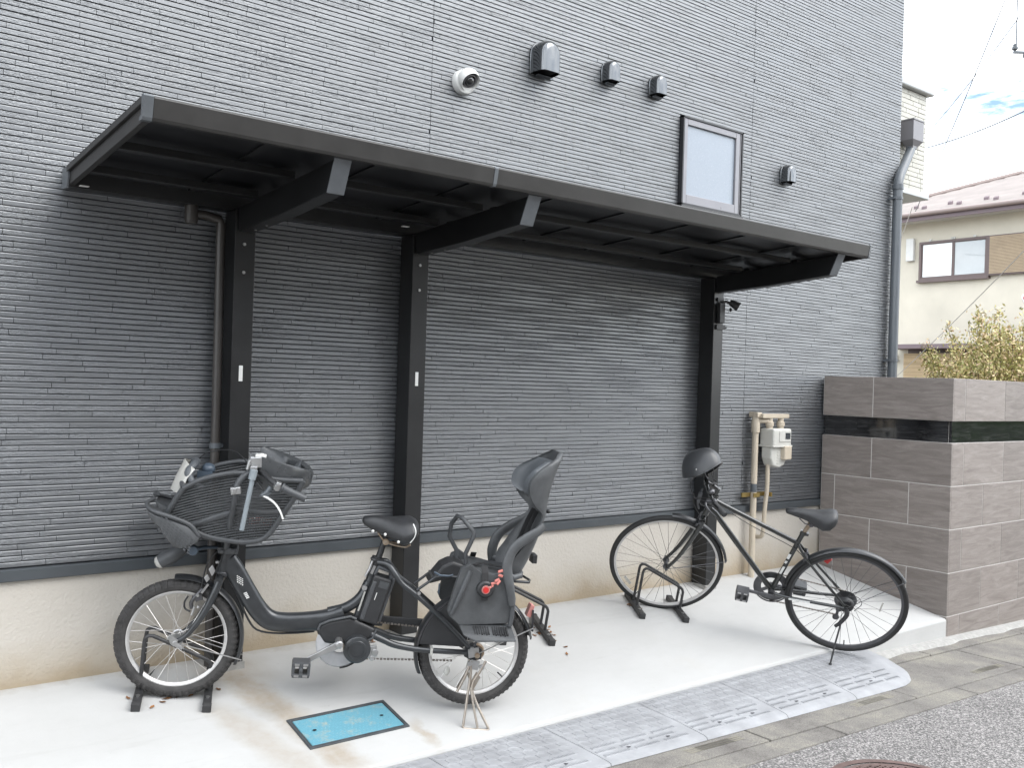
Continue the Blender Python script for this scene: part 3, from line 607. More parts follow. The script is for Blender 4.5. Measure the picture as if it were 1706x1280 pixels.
# gas meter
gm = thing('gas_meter', 'white gas meter with cream pipes on the wall beside the tiled wall', 'gas meter', (-.70, -.06, 0))
W_ = dict(world=True)
py = -.055
MB().tube([(-.880, py, slabz(py)-.02), (-.880, py, 1.105)], .0225, 14).build('riser_pipe', 'beige_paint', gm, smooth=50, **W_)
b = MB(); b.lathe([(.0, 1.03), (.031, 1.03), (.031, 1.10), (.027, 1.125), (.027, 1.165), (0, 1.165)], (-.880, py, 0), (0, 0, 1), 16); b.tube([(-.880, py, 1.115), (-.78, py-.03, 1.115)], .018, 12); b.build('elbow', 'beige_paint', gm, smooth=50, **W_)
b = MB(); b.obox((-.72, py-.03, 1.150), (.155, 0, 0), (0, .030, 0), (0, 0, .015)); b.box(-.905, -.855, -.09, -.012, 1.14, 1.175); b.build('bracket', 'beige_paint', gm, bevel=.003, **W_)
for x in (-.765, -.635):
    b = MB(); b.lathe([(0, 1.055), (.024, 1.055), (.024, 1.075), (.030, 1.078), (.030, 1.105), (.022, 1.11), (.022, 1.137), (0, 1.137)], (x, py-.035, 0), (0, 0, 1), 12); b.build('union', 'beige_paint', gm, smooth=35, **W_)
b = MB(); b.box(-.80, -.585, -.155, -.030, .93, 1.06); bd = b.build('meter_body', 'meter_white', gm, bevel=.014, segs=3, **W_)
b = MB(); ol = [(-.795, .93), (-.795, .845), (-.765, .79), (-.70, .775), (-.64, .79), (-.60, .85), (-.60, .93)]; b.prism(ol, lambda p, t: (p[0], t, p[1]), -.135, -.045); b.build('diaphragm_case', 'meter_white', bd, bevel=.012, segs=3)
b = MB(); b.box(-.806, -.580, -.160, -.026, .926, .940); b.build('flange', 'meter_white', bd, bevel=.003)
b = MB(); b.box(-.685, -.600, -.172, -.130, .835, .935); b.build('transmitter', 'beige_paint', bd, bevel=.008, segs=3)
b = MB(); b.box(-.735, -.60, -.160, -.1545, .965, 1.045); b.build('dial_cover', 'meter_white', bd, bevel=.003)
b = MB(); b.box(-.668, -.612, -.1625, -.1595, .985, 1.03); b.build('dial', 'meter_dial', bd)
b = MB(); 
for k in range(5): b.box(-.728, -.69, -.1380, -.1345, .805+k*.02, .815+k*.02)
b.build('ribs', 'meter_white', bd)
MB().tube([(-.765, -.085, .80), (-.765, -.085, .62), (-.768, -.075, .5), (-.768, -.065, .33), (-.768, -.055, .275), (-.768, -.02, .262), (-.768, .01, .262)], .0155, 12, smooth=3).build('outlet_pipe', 'beige_paint', gm, smooth=50, **W_)
b = MB(); b.box(-.99, -.725, -.040, -.030, .565, .595); b.box(-.745, -.735, -.11, -.03, .565, .595); b.box(-.915, -.845, -.084, -.078, .565, .595); b.build('pipe_clamp', 'brass', gm, **W_)
b = MB(); b.lathe([(.0232, .60), (.0232, .66)], (-.880, py, 0), (0, 0, 1), 16); b.build('pipe_label', 'pipe_grey', gm, smooth=60, **W_)

# downpipe and hopper at the house corner
dp = thing('downpipe', 'grey rain downpipe with square hopper at the corner of the dark house', 'pipe', (.93, -.05, 0))
MB().tube([(.925, -.055, -.1), (.925, -.055, 3.06), (.94, -.05, 3.13), (1.0, -.03, 3.20), (1.26, .04, 3.44), (1.30, .05, 3.49)], .039, 16).build('pipe', 'pipe_grey', dp, smooth=40, **W_)
for z in (1.62, 2.98):
    br_ = MB().lathe([(.040, -.012), (.044, -.012), (.044, .012), (.040, .012)], (.925, -.055, z), (0, 0, 1), 18).build('pipe_bracket', 'pipe_grey', dp, smooth=40, **W_)
    MB().box(.87, .89, -.062, .0, z-.01, z+.01).build('bracket_lug', 'pipe_grey', br_)
MB().lathe([(.040, -.02), (.045, -.02), (.045, .02), (.040, .02)], (.925, -.055, 3.075), (0, 0, 1), 18).build('pipe_collar', 'pipe_grey', dp, smooth=40, **W_)
b = MB(); b.loft([[(1.30+sx*w, .045+sy*d, z) for sx, sy in ((-1, -1), (1, -1), (1, 1), (-1, 1))] for w, d, z in ((.035, .03, 3.475), (.045, .035, 3.50), (.085, .060, 3.545), (.085, .060, 3.71), (.090, .065, 3.712), (.090, .065, 3.725))]).build('hopper', 'hopper', dp, bevel=.004, **W_)
# ================================================================== things on the slab
# blue meter-pit lid
ll = thing('meter_box_lid', 'light blue worn water meter lid with dark rim set in the concrete', 'lid', (-4.49, -.735, slabz(-.735)))
def onslab(x, y, dz): return (x, y, slabz(y)+dz)
def slabbox(b, x0, x1, y0, y1, d0, d1):
    return b.add([onslab(x, y, d) for d in (d0, d1) for x, y in ((x0, y0), (x1, y0), (x1, y1), (x0, y1))], [(3, 2, 1, 0), (4, 5, 6, 7), (0, 1, 5, 4), (1, 2, 6, 5), (2, 3, 7, 6), (3, 0, 4, 7)])
lx0, lx1, ly0, ly1 = -4.728, -4.256, -.851, -.621
b = MB(); t = .016
for a in ((lx0, lx1, ly0, ly0+t), (lx0, lx1, ly1-t, ly1), (lx0, lx0+t, ly0+t, ly1-t), (lx1-t, lx1, ly0+t, ly1-t)): slabbox(b, *a, -.02, .006)
b.build('rim', 'lid_frame', ll, world=True, bevel=.002)
lid = slabbox(MB(), lx0+t+.003, lx1-t-.003, ly0+t+.003, ly1-t-.003, -.02, .0045).build('lid', 'blue_lid', ll, world=True, bevel=.002)
b = MB(); n = 0
for i in range(24):
    for j in range(11):
        x = lx0+.030+i*.0179+(j % 2)*.009; y = ly0+.028+j*.0175; s_ = .0062
        if x > lx1-.026: continue
        b.add([onslab(x-s_, y, .0046), onslab(x, y-s_*.6, .0046), onslab(x+s_, y, .0046), onslab(x, y+s_*.6, .0046), onslab(x, y, .0066)], [(0, 1, 4), (1, 2, 4), (2, 3, 4), (3, 0, 4)])
b.build('tread_studs', 'blue_lid', lid, kind='stuff')
for x in (lx0+.075, lx1-.075):
    b = MB(); V = [onslab(x+.009*math.cos(a), (ly0+ly1)/2+.006*math.sin(a), .0069) for a in np.linspace(0, 2*math.pi, 13)[:-1]]; b.add(V, [tuple(range(12))]); b.build('lifting_hole', 'void', lid)
# bicycle racks
def make_rack():
    t = thing('bicycle_rack', 'black steel double-hoop wheel rack under the front wheel of the child-seat bicycle', 'bicycle rack', group='floor racks for bicycle wheels')
    # local x along the wheel, y away from the street, z normal to slab
    for sx in (-1, 1):
        br = MB().box(sx*.14-.0175, sx*.14+.0175, -.172, .172, .003, .032).build('base_bar', 'rack_paint', t, bevel=.003)
        b = MB(); b.box(sx*.14-.0185, sx*.14+.0185, -.176, -.150, .001, .034); b.box(sx*.14-.0185, sx*.14+.0185, .150, .176, .001, .034); b.build('end_cap', 'rubber', br, bevel=.003)
        b = MB(); b.cyl((sx*.14, -.105, .032), (sx*.14, -.105, .038), .0065, 8); b.box(sx*.14-.009, sx*.14+.009, -.100, -.095, .032, .034); b.build('bolt', 'bolt', br)
    for y in (-.038, .038):
        pts = [(-.14, y, .02), (-.14, y, .245), (-.137, y, .262), (-.125, y, .272), (-.108, y, .272), (.118, y, .172), (.132, y, .160), (.14, y, .142), (.14, y, .02)]
        MB().tube(pts, .0085, 10).build('hoop', 'rack_paint', t, smooth=50)
    return t
def slab_frame(x, y, ang):
    n = Vector((0, -SL, 1)).normalized(); d = Vector((math.cos(ang), math.sin(ang), 0)); d = (d-n*d.dot(n)).normalized(); e = n.cross(d)
    return Matrix(((d.x, e.x, n.x, x), (d.y, e.y, n.y, y), (d.z, e.z, n.z, slabz(y)), (0, 0, 0, 1)))
rk = make_rack()
for i, (x, y, a, lab) in enumerate(((-5.069, -.234, -23, None), (-3.172, -.24, -21, 'empty black double-hoop wheel rack behind the rear child seat'), (-2.092, -.262, -29, 'black double-hoop wheel rack under the front wheel of the plain black bicycle'))):
    o = rk if i == 0 else copy_tree(rk)
    o.matrix_world = slab_frame(x, y, R_(a))
    if lab: o['label'] = lab
# rubber step ramps along the slab edge
YF = -1.515; YB = -1.056
def rprof(x, f=1.0):
    zt = slabz(-1.05)-.012; zr = roadz(x)+.004; h = zt-zr
    return [(0, zr), (0, zt-.004), (.03, zt), (.60, zr+h*.60+.006), (.86, zr+h*.26+.010), (.955, zr+h*.12+.012), (.985, zr+.012), (1.0, zr+.002)]
def rz(x, y):
    p = rprof(x); t = (YB-y)/(YB-YF); ts = [q[0] for q in p[1:]]; zs = [q[1] for q in p[1:]]
    return float(np.interp(t, ts, zs))
def hexes(b, x0, x1, yb, yf, keep=lambda x, y: True):
    r = .0365; dx = r*1.732; dy = r*1.5; y = yb-.036; j = 0
    while y > yf:
        x = x0+.036+(j % 2)*dx/2
        while x < x1-.032:
            if keep(x, y):
                V = []
                for rr_, dz in ((r*.93, -.003), (r*.90, .0017), (r*.82, .0017), (r*.79, .0008)):
                    for k in range(6):
                        a = k*math.pi/3+math.pi/6; xx, yy = x+rr_*math.cos(a), y+rr_*math.sin(a); V.append((xx, yy, rz(xx, yy)+dz))
                b.add(V, [(m_*6+k, m_*6+(k+1) % 6, m_*6+6+(k+1) % 6, m_*6+6+k) for m_ in range(3) for k in range(6)]+[(18, 19, 20, 21, 22, 23)])
                for k in range(3):
                    a = k*math.pi/3+.3; c_, s_ = math.cos(a), math.sin(a); b.add([(x+c_*q*.018-s_*w*.0022, y+s_*q*.018+c_*w*.0022, rz(x+c_*q*.018, y+s_*q*.018)+.0017) for q, w in ((-1, -1), (1, -1), (1, 1), (-1, 1))], [(0, 1, 2, 3)])
            x += dx
        y -= dy; j += 1
def ramp(xa, xb, label, end=0):
    t = thing('rubber_step_ramp', label, 'step ramp', ((xa+xb)/2, (YB+YF)/2, roadz((xa+xb)/2)), group='grey rubber step ramps along the slab edge')
    b = MB(); g = .0022
    if not end:
        rings = [[(x, YB+(YF-YB)*q, z) for q, z in rprof(x)] for x in np.linspace(xa+g, xb-g, 5)]
        b.loft(rings)
    else:
        xs_, xe = (xa+g, xb) if end > 0 else (xb-g, xa)
        L_ = abs(xe-xs_); sg = 1 if end > 0 else -1; rings = []
        for x_ in np.concatenate((np.linspace(0, .45, 3), .45+(1-.45)*np.sin(np.linspace(.15, 1, 9)*math.pi/2))):
            q_ = max(0, (x_-.45)/.55); sc = math.sqrt(max(.02, 1-q_**2.4)); x = xs_+sg*L_*x_
            hh = 1 if q_ < .5 else math.sqrt(max(0.03, 1-((q_-.5)/.5)**2))
            zr = roadz(x)+.003
            rings.append([(x, YB+(YF-YB)*(q*sc), zr+(z-zr)*(hh if i else 1)) for i, (q, z) in enumerate(rprof(x))])
        b.loft(rings)
    body = b.build('ramp_body', 'ramp_rubber', t, world=True, smooth=28)
    k = MB()
    if not end: hexes(k, xa, xb, YB, YF+.17)
    elif end > 0: hexes(k, xa, xb, YB, YF+.17, lambda x, y: (x-xa)/(xb-xa) < .74-.35*(YB-y)/(YB-YF))
    else: hexes(k, xa, xb, YB, YF+.17, lambda x, y: (xb-x)/(xb-xa) < .74-.35*(YB-y)/(YB-YF))
    k.build('hexagon_studs', 'ramp_rubber', body, kind='stuff')
    k = MB(); hk = MB()
    x_lo, x_hi = (xa, xb) if not end else ((xa, xa+(xb-xa)*.62) if end > 0 else (xb-(xb-xa)*.62, xb))
    for j, yy in enumerate((YF+.150, YF+.108, YF+.066)):
        x = x_lo+.02-(.05 if j % 2 else 0); w = .165
        while x+w < x_hi+.03:
            a0, a1 = max(x, x_lo+.01), min(x+w, x_hi-.01)
            V = [(xx, y_, rz(xx, y_)+dz) for dz, e_ in ((-.003, 0), (.0030, .003)) for xx, y_ in ((a0+e_, yy-.012+e_), (a1-e_, yy-.012+e_), (a1-e_, yy+.012-e_), (a0+e_, yy+.012-e_))]
            k.add(V, [(4, 5, 6, 7), (0, 1, 5, 4), (1, 2, 6, 5), (2, 3, 7, 6), (3, 0, 4, 7)])
            xx = a0+.008
            while xx < a1-.008:
                k.obox((xx, yy, rz(xx, yy)+.0036), (.0022, 0, 0), (0, .0085, 0), (0, 0, .0013)); xx += .0115
            x += w+.022
    k.build('tread_bars', 'ramp_rubber', body, kind='stuff')
    xm = (x_lo+x_hi)/2
    for xx in ((xm-.12, xm+.13) if not end else (xm,)):
        hk.obox((xx, YF+.088, rz(xx, YF+.088)+.002), (.0035, 0, 0), (0, .012, -.004), (0, 0, .002))
    hk.build('bolt_slots', 'ramp_dark', body)
sx_ = [-4.30, -3.683, -3.073, -2.463, -1.853]
ramp(-4.80, -4.30, 'leftmost rubber ramp with rounded end, nearest the bottom edge', -1)
labs = ['second rubber ramp from the left, in front of the child-seat bicycle stand', 'middle rubber ramp, third from the left end', 'third rubber ramp counting from the right end', 'rubber ramp next to the rounded one under the kickstand']
for i in range(4): ramp(sx_[i], sx_[i+1], labs[i])
ramp(-1.853, -.98, 'rounded right-end rubber ramp carrying the kickstand of the plain bicycle', 1)
# street manhole
mh = thing('manhole_cover', 'reddish iron manhole cover in the asphalt at the bottom edge', 'manhole', (-2.77, -2.33, roadz(-2.77)))
def rdz(x, y): return roadz(x)
b = MB(); c0 = (-2.77, -2.33)
for r0, r1, z0 in ((.0, .285, .004), (.295, .33, .005)):
    V = [(c0[0]+r*math.cos(a), c0[1]+r*math.sin(a), roadz(c0[0]+r*math.cos(a))+z0) for r in (r0, r1) for a in np.linspace(0, 2*math.pi, 49)[:-1]]
    b.add(V, [(i, (i+1) % 48, 48+(i+1) % 48, 48+i) for i in range(48)])
b.build('cover', 'iron', mh, world=True)
b = MB()
for i in range(-14, 15):
    for j in range(-14, 15):
        x, y = i*.0195+(j % 2)*.0097, j*.0185
        if math.hypot(x, y) < .262:
            X, Y = c0[0]+x, c0[1]+y; b.obox((X, Y, roadz(X)+.006), (.0075, .0025, 0), (-.0012, .0045, 0), (0, 0, .003))
b.build('tread', 'iron', mh, world=True, kind='stuff')
# dead leaves blown under the racks
lr = random.Random(5); lm = []
for k in range(3):
    b = MB(); s_ = 1+.2*k
    b.add([(-.014*s_, 0, .002), (-.004, -.007, .006), (.008, -.006, .003), (.016*s_, 0, .007), (.006, .008, .004), (-.006, .007, .001), (0, 0, .001)], [(0, 1, 6), (1, 2, 6), (2, 3, 6), (3, 4, 6), (4, 5, 6), (5, 0, 6)])
    me = b.mesh('dead_leaf'); me.materials.append(MATS['dead_leaf']); lm.append(me)
def leaves(n, x, y, sx, sy, label, grp):
    for i in range(n):
        o = bpy.data.objects.new('dead_leaf', lm[lr.randrange(3)]); C.objects.link(o)
        xx, yy = x+lr.gauss(0, sx), min(-.02, y+lr.gauss(0, sy)); o.location = (xx, yy, slabz(yy)+.001); o.rotation_euler = (R_(12), 0, lr.uniform(0, 6.3)); o.scale = (1,)*3
        tag(o, label, 'leaf', grp)
leaves(14, -5.08, -.27, .09, .035, 'brown dead leaf crumb under the front wheel of the child-seat bicycle', 'dead leaves under the left rack')
leaves(18, -3.04, -.30, .035, .08, 'brown dead leaf beside the base bar of the empty rack', 'dead leaves at the empty rack')
leaves(6, -2.22, -.22, .03, .06, 'brown dead leaf beside the rack of the plain bicycle', 'dead leaves at the right rack')
leaves(6, -4.0, -.08, .08, .03, 'brown dead leaf at the foot of the middle post', 'dead leaves at the middle post')
# ================================================================== BICYCLES
def bike_matrix(c, ang, lean, pit, R):
    d = np.array([math.cos(ang)*math.cos(pit), math.sin(ang)*math.cos(pit), math.sin(pit)]); sd = np.array([math.sin(ang), -math.cos(ang), 0.])
    u0 = np.cross(sd, d); u0 = -u0 if u0[2] < 0 else u0
    up = math.cos(lean)*u0+math.sin(lean)*sd; s2 = math.cos(lean)*sd-math.sin(lean)*u0; o = np.array(c)-up*R
    return Matrix(((d[0], -s2[0], up[0], o[0]), (d[1], -s2[1], up[1], o[1]), (d[2], -s2[2], up[2], o[2]), (0, 0, 0, 1)))
def xf(b, fn): b.v = [tuple(fn(np.array(p))) for p in b.v]; return b
def ident(p): return p
def steer_fn(A, B, ang):
    A, B = np.array(A, float), np.array(B, float); M = Matrix.Rotation(ang, 3, Vector(B-A)); M = np.array(M)
    return lambda p: A+M@(np.asarray(p, float)-A)
def wheel(parent, name, s, R, tr, m_tyre, m_rim, m_spoke, nsp=32, hubr=.018, flange=.022, hw=.032, rimw=.012, rimd=.02, knobs=0, tf=ident, dy=0., dish=1.0, m_hub='alloy', seed=1):
    w = bpy.data.objects.new(name, None); C.objects.link(w); w.empty_display_size = .05; w.parent = parent
    c = np.array((s, dy, R)); A = (0, 1, 0)
    def bd(b, *a, **k): return xf(b, tf).build(*a, **k)
    n = 14; rc = R-tr
    prof = [(rc+tr*math.cos(a), tr*.94*math.sin(a)) for a in np.linspace(-math.pi, math.pi, n+1)]
    b = MB().lathe(prof, c, A, 72)
    if knobs:
        for k in range(knobs):
            th = 2*math.pi*k/knobs
            for j, (al, ln, wd_) in enumerate(((R_(-52), .0085, .006), (R_(52), .0085, .006), (R_(-80), .006, .005), (R_(80), .006, .005), (R_(-16), .006, .006), (R_(16), .006, .006))):
                t2 = th+(j % 2)*math.pi/knobs; er = np.array((math.cos(t2), 0, math.sin(t2))); et = np.array((-math.sin(t2), 0, math.cos(t2)))
                nrm = er*math.cos(al)+np.array((0, 1, 0))*math.sin(al); p = c+er*rc+nrm*(tr*.985); side = np.cross(nrm, et)
                b.obox(p, et*wd_, side*ln, nrm*.0021)
    bd(b, 'tyre', m_tyre, w, smooth=45)
    ri = R-2*tr+.004
    rp = [(ri-rimd, -rimw*.45), (ri-rimd*.35, -rimw), (ri+.006, -rimw*1.05), (ri+.006, -rimw*.8), (ri-.004, -rimw*.7), (ri-.004, rimw*.7), (ri+.006, rimw*.8), (ri+.006, rimw*1.05), (ri-rimd*.35, rimw), (ri-rimd, rimw*.45), (ri-rimd, -rimw*.45)]
    bd(MB().lathe(rp, c, A, 72), 'rim', m_rim, w, smooth=35)
    bd(MB().lathe([(0, -hw-.012), (.006, -hw-.012), (.006, -hw), (flange, -hw), (flange, -hw+.004), (hubr, -hw+.006), (hubr, hw-.006), (flange, hw-.004), (flange, hw), (.006, hw), (.006, hw+.012), (0, hw+.012)], c, A, 20), 'hub', m_hub, w, smooth=35)
    b = MB()
    for k in range(nsp):
        a = 2*math.pi*(k+.5)/nsp; sd = 1 if k % 2 else -1; tw = (1 if (k//2) % 2 else -1)*R_(62)
        p0 = c+np.array((flange*.9*math.cos(a+tw), sd*(hw-.003), flange*.9*math.sin(a+tw))); p1 = c+np.array(((ri-rimd+.002)*math.cos(a), sd*.002, (ri-rimd+.002)*math.sin(a)))
        b.tube([p0, p1], .00115, 4)
    bd(b, 'spokes', m_spoke, w, kind='stuff')
    b = MB(); a = R_(200+40*seed); p = c+np.array(((ri-rimd)*math.cos(a), 0, (ri-rimd)*math.sin(a))); q = c+np.array(((ri-rimd-.032)*math.cos(a), 0, (ri-rimd-.032)*math.sin(a))); b.cyl(p, q, .0032, 6); bd(b, 'valve', 'plastic_black', w)
    return w
def arc_fender(b, s, R, r, a0, a1, hw, n=28, th=.0022, drop=.010):
    """curved strip of mudguard: a0, a1 in degrees, 0 = towards the rear, 90 = up"""
    rings = []
    sec = [(-1, -drop), (-.75, -.002), (-.3, .003), (.3, .003), (.75, -.002), (1, -drop)]
    for a in np.linspace(R_(a0), R_(a1), n):
        e = np.array((math.cos(a), 0, math.sin(a))); c = np.array((s, 0, R))
        rings.append([c+e*(r+dr)+np.array((0, y*hw, 0)) for y, dr in sec]+[c+e*(r+dr-th)+np.array((0, y*hw*.97, 0)) for y, dr in reversed(sec)])
    return b.loft(rings)
def ringpts(s, o, h, ds, do, dh, n=12): return None

# ------------------------------------------------------------------ electric child-seat bicycle
ER = .254; WB = 1.291
EM = bike_matrix((-5.085, -.293, .199), R_(-25.2), R_(2.5), R_(-4.0), ER)
eb = thing('electric_bicycle', 'dark electric bicycle with front and rear child seats parked on its stand', 'bicycle', M=EM)
def Q(s, h, o=0.): return (s, -o, h+ER)
def QP(pts, o=0.): return [Q(p[0], p[1], p[2] if len(p) > 2 else o) for p in pts]
def E(b, name, m, parent=None, **k): return b.build(name, m, parent or eb, **k)
st = ident
wheel(eb, 'front_wheel', 0, ER, .0262, 'tyre', 'rim_silver', 'spoke', 28, flange=.028, hw=.034, rimw=.0125, rimd=.013, knobs=58, hubr=.024)
wheel(eb, 'rear_wheel', WB, ER, .0255, 'tyre', 'rim_silver', 'spoke', 28, flange=.034, hw=.036, rimw=.0125, rimd=.013, knobs=64, hubr=.026, seed=3)
# fork
for sd in (1, -1):
    E(MB().tube(QP([(.150, .262, .045*sd), (.136, .215, .050*sd), (.105, .135, .054*sd), (.060, .055, .056*sd), (.028, .018, .056*sd), (-.002, .0, .056*sd)]), [.0165, .017, .015, .0125, .011, .0105], 10, smooth=4), 'fork_blade', 'frame_slate', smooth=60)
b = MB(); b.tube(QP([(.148, .262, -.058), (.150, .272, 0), (.148, .262, .058)]), .019, 12); b.cyl(Q(.150, .262), Q(.168, .345), .019, 14); E(b, 'fork_crown', 'frame_slate', smooth=50)
b = MB(); b.cyl(Q(-.0, 0, .055), Q(0, 0, .078), .011, 10); b.cyl(Q(0, 0, -.055), Q(0, 0, -.075), .011, 10); b.obox(Q(-.012, .016, .073), (.018, 0, -.012), (0, .004, 0), (.006, 0, .009)); b.obox(Q(.016, -.012, .074), (.016, 0, -.010), (0, .003, 0), (.004, 0, .006)); E(b, 'axle_nut', 'alloy', bevel=.002)
b = MB(); arc_fender(b, 0, ER, .272, -22, 97, .034); ff = E(b, 'front_mudguard', 'fender_black', smooth=50)
b = MB(); b.tube(QP([(.274, -.075, .036), (.13, -.035, .052), (.0, -.002, .066)]), .0028, 6); b.tube(QP([(.274, -.075, -.036), (.0, -.002, -.066)]), .0028, 6); E(b, 'mudguard_stay', 'alloy', ff)
# front brake caliper
b = MB(); b.tube(QP([(.085, .222, .03), (.062, .195, .040), (.045, .165, .038), (.050, .140, .034)]), .0085, 8, smooth=3); b.tube(QP([(.075, .225, -.03), (.05, .18, -.04), (.045, .15, -.034)]), .008, 8, smooth=3); b.obox(Q(.074, .188, .042), (.014, 0, .006), (0, .006, 0), (-.004, 0, .012)); bk = E(b, 'brake_caliper', 'alloy_dark', smooth=50)
b = MB(); b.cyl(Q(.060, .150, .042), Q(.052, .112, .042), .0052, 8); b.cyl(Q(.078, .155, .045), Q(.076, .145, .045), .007, 8); b.cyl(Q(.072, .200, .045), Q(.070, .200, .056), .006, 8); b.obox(Q(.095, .228, .04), (.012, 0, .02), (0, .004, 0), (.004, 0, -.002)); E(b, 'brake_fittings', 'alloy', bk, smooth=40)
b = MB(); b.tube(QP([(.03, .19, .03), (.018, .165, .033), (.022, .138, .033), (.045, .125, .034)]), .004, 6, smooth=4); E(b, 'cable_loop', 'plastic_black', bk, smooth=60)
# head tube, main frame
b = MB(); b.cyl(Q(.156, .283), Q(.180, .404), .0255, 16); b.lathe([(.027, -.003), (.031, 0), (.031, .012), (.027, .016)], Q(.178, .395), np.array(Q(.180, .404))-np.array(Q(.156, .283)), 16); b.lathe([(.027, -.003), (.030, 0), (.030, .01), (.027, .014)], Q(.157, .285), np.array(Q(.180, .404))-np.array(Q(.156, .283)), 16); E(b, 'head_tube', 'frame_slate', smooth=45)
def tubeprof(path, seg=20, flat=.8):
    P = spline(np.array([p[:2] for p in path]), 5); W2 = np.interp(np.linspace(0, 1, len(P)), np.linspace(0, 1, len(path)), [p[2] for p in path]); D2 = np.interp(np.linspace(0, 1, len(P)), np.linspace(0, 1, len(path)), [p[3] for p in path])
    rings = []
    for i, p in enumerate(P):
        t = P[min(i+1, len(P)-1)]-P[max(i-1, 0)]; t = t/np.linalg.norm(t); nn_ = np.array((-t[1], t[0]))
        ring = []
        for k in range(seg):
            a = 2*math.pi*k/seg; ca, sa = math.cos(a), math.sin(a); e = 2/2.7
            x_ = math.copysign(abs(ca)**e, ca)*W2[i]; y_ = math.copysign(abs(sa)**e, sa)*D2[i]
            ring.append(Q(p[0]+nn_[0]*x_, p[1]+nn_[1]*x_, y_))
        rings.append(ring)
    return MB().loft(rings)
fr_ = E(tubeprof([(.172, .345, .044, .024), (.205, .305, .043, .028), (.262, .222, .041, .030), (.318, .142, .042, .031), (.372, .096, .043, .032), (.44, .087, .042, .032), (.53, .094, .042, .032), (.62, .108, .045, .034), (.69, .142, .036, .034)]), 'main_frame', 'frame_slate', smooth=60)
b = MB(); b.tube(QP([(.62, .140, 0), (.70, .165, 0), (.757, .215, 0), (.785, .285, 0)]), [.022, .024, .024, .022], 12, smooth=4); b.cyl(Q(.752, .12), Q(.806, .368), .0205, 16); E(b, 'seat_tube', 'frame_slate', smooth=50)
b = MB(); b.cyl(Q(.800, .33), Q(.842, .500), .0142, 14); E(b, 'seat_post', 'plastic_black', smooth=50)
b = MB(); b.cyl(Q(.803, .362), Q(.811, .398), .0235, 14); b.cyl(Q(.79, .385, .012), Q(.79, .385, -.02), .008, 8); b.cyl(Q(.782, .392, .026), Q(.80, .388, .026), .007, 8); cl_ = E(b, 'seat_clamp', 'plastic_black', smooth=40)
b = MB(); b.tube(QP([(.788, .385, .03), (.778, .35, .034), (.762, .315, .034)]), [.005, .006, .004], 8); b.obox(Q(.795, .345, .028), (.006, 0, .018), (0, .002, 0), (.005, 0, -.002)); E(b, 'clamp_lever', 'alloy', cl_, smooth=50)
# decal on the frame: dotted arrow and small word
b = MB(); dn = np.array((.565, .825)); 
for i in range(7):
    for j in range(-3, 4):
        if (i+j) % 2 == 0 and abs(j) <= 3-abs(i-3)+1:
            s_, h_ = .222+.0075*i*.56-.0075*j*.83*.5, .287-.0075*i*.83-.0075*j*.3; b.obox(Q(s_, h_, .0315), (.0023, 0, 0), (0, .0012, 0), (0, 0, .0023))
for i in range(4): b.obox(Q(.262+.007*i*.56, .215-.0075*i*.85, .032), (.006, 0, .003), (0, .0012, 0), (.0015, 0, -.002))
b.build('decal', 'white_plastic', fr_)
b = MB(); b.tube(QP([(.21, .235, .012), (.245, .17, .012), (.285, .095, .012), (.325, .052, .012), (.40, .040, .012), (.50, .046, .012), (.57, .055, .01)]), .0045, 6, smooth=3); E(b, 'brake_cable', 'plastic_black', fr_, smooth=60)
# motor unit
b = MB(); poly = [(.578, .060), (.585, .094), (.625, .115), (.715, .136), (.835, .086), (.826, .052), (.795, .030), (.74, .020), (.66, .012), (.615, .014)]
b.prism(poly, lambda p, t: Q(p[0], p[1], t), -.055, .052); mo = E(b, 'motor_unit', 'plastic_black', bevel=.014, segs=3)
b = MB(); b.tube(QP([(.583, .075), (.590, .099), (.63, .118), (.716, .140), (.742, .130)], .053), .006, 8); b.tube(QP([(.835, .086), (.822, .048), (.792, .030)], .053), .0055, 8); E(b, 'cover_trim', 'plastic_grey', mo, smooth=60)
b = MB(); b.lathe([(0, .0), (.050, .0), (.058, -.004), (.060, -.012), (.060, -.05), (0, -.05)], Q(.757, .002, .088), (0, -1, 0), 36); b.lathe([(.030, .0025), (.040, .0025), (.042, 0)], Q(.757, .002, .088), (0, -1, 0), 36); E(b, 'motor_cap', 'frame_slate', mo, smooth=35)
b = MB(); b.lathe([(.045, .0), (.098, .002), (.104, -.003), (.104, -.010), (.04, -.010)], Q(.683, .015, .046), (0, -1, 0), 40, R_(60), R_(290)); E(b, 'chain_disc', 'smoke_plastic', mo, smooth=35)
b = MB(); b.lathe([(.1055, .004), (.1085, .004), (.1085, -.014), (.1055, -.014)], Q(.683, .015, .046), (0, -1, 0), 40, R_(185), R_(262)); E(b, 'disc_rim', 'plastic_black', mo, smooth=35)
b = MB(); b.obox(Q(.825, -.012, .05), (.022, 0, .004), (0, .006, 0), (-.003, 0, .026)); b.cyl(Q(.838, -.015, .052), Q(.838, -.015, .060), .016, 12); b.cyl(Q(.828, -.04, .05), Q(.828, -.04, .060), .012, 10); E(b, 'tensioner', 'alloy', mo, bevel=.003)
b = MB(); b.cyl(Q(.676, .030, .05), Q(.676, .030, .112), .017, 16); b.loft([[Q(.676-dx*.150/.173+n_*.085/.173*w, .030-dx*.085/.173-n_*.150/.173*w, .100+o_) for n_, o_ in ((-1, -.007), (1, -.007), (1, .007), (-1, .007))] for dx, w in ((-.01, .015), (.03, .0145), (.10, .0115), (.165, .012), (.178, .008))]); b.lathe([(0, .0), (.012, .0), (.015, -.004), (.015, -.02)], Q(.676, .030, .114), (0, -1, 0), 16); cr_ = E(b, 'crank', 'alloy', smooth=35, bevel=.002)
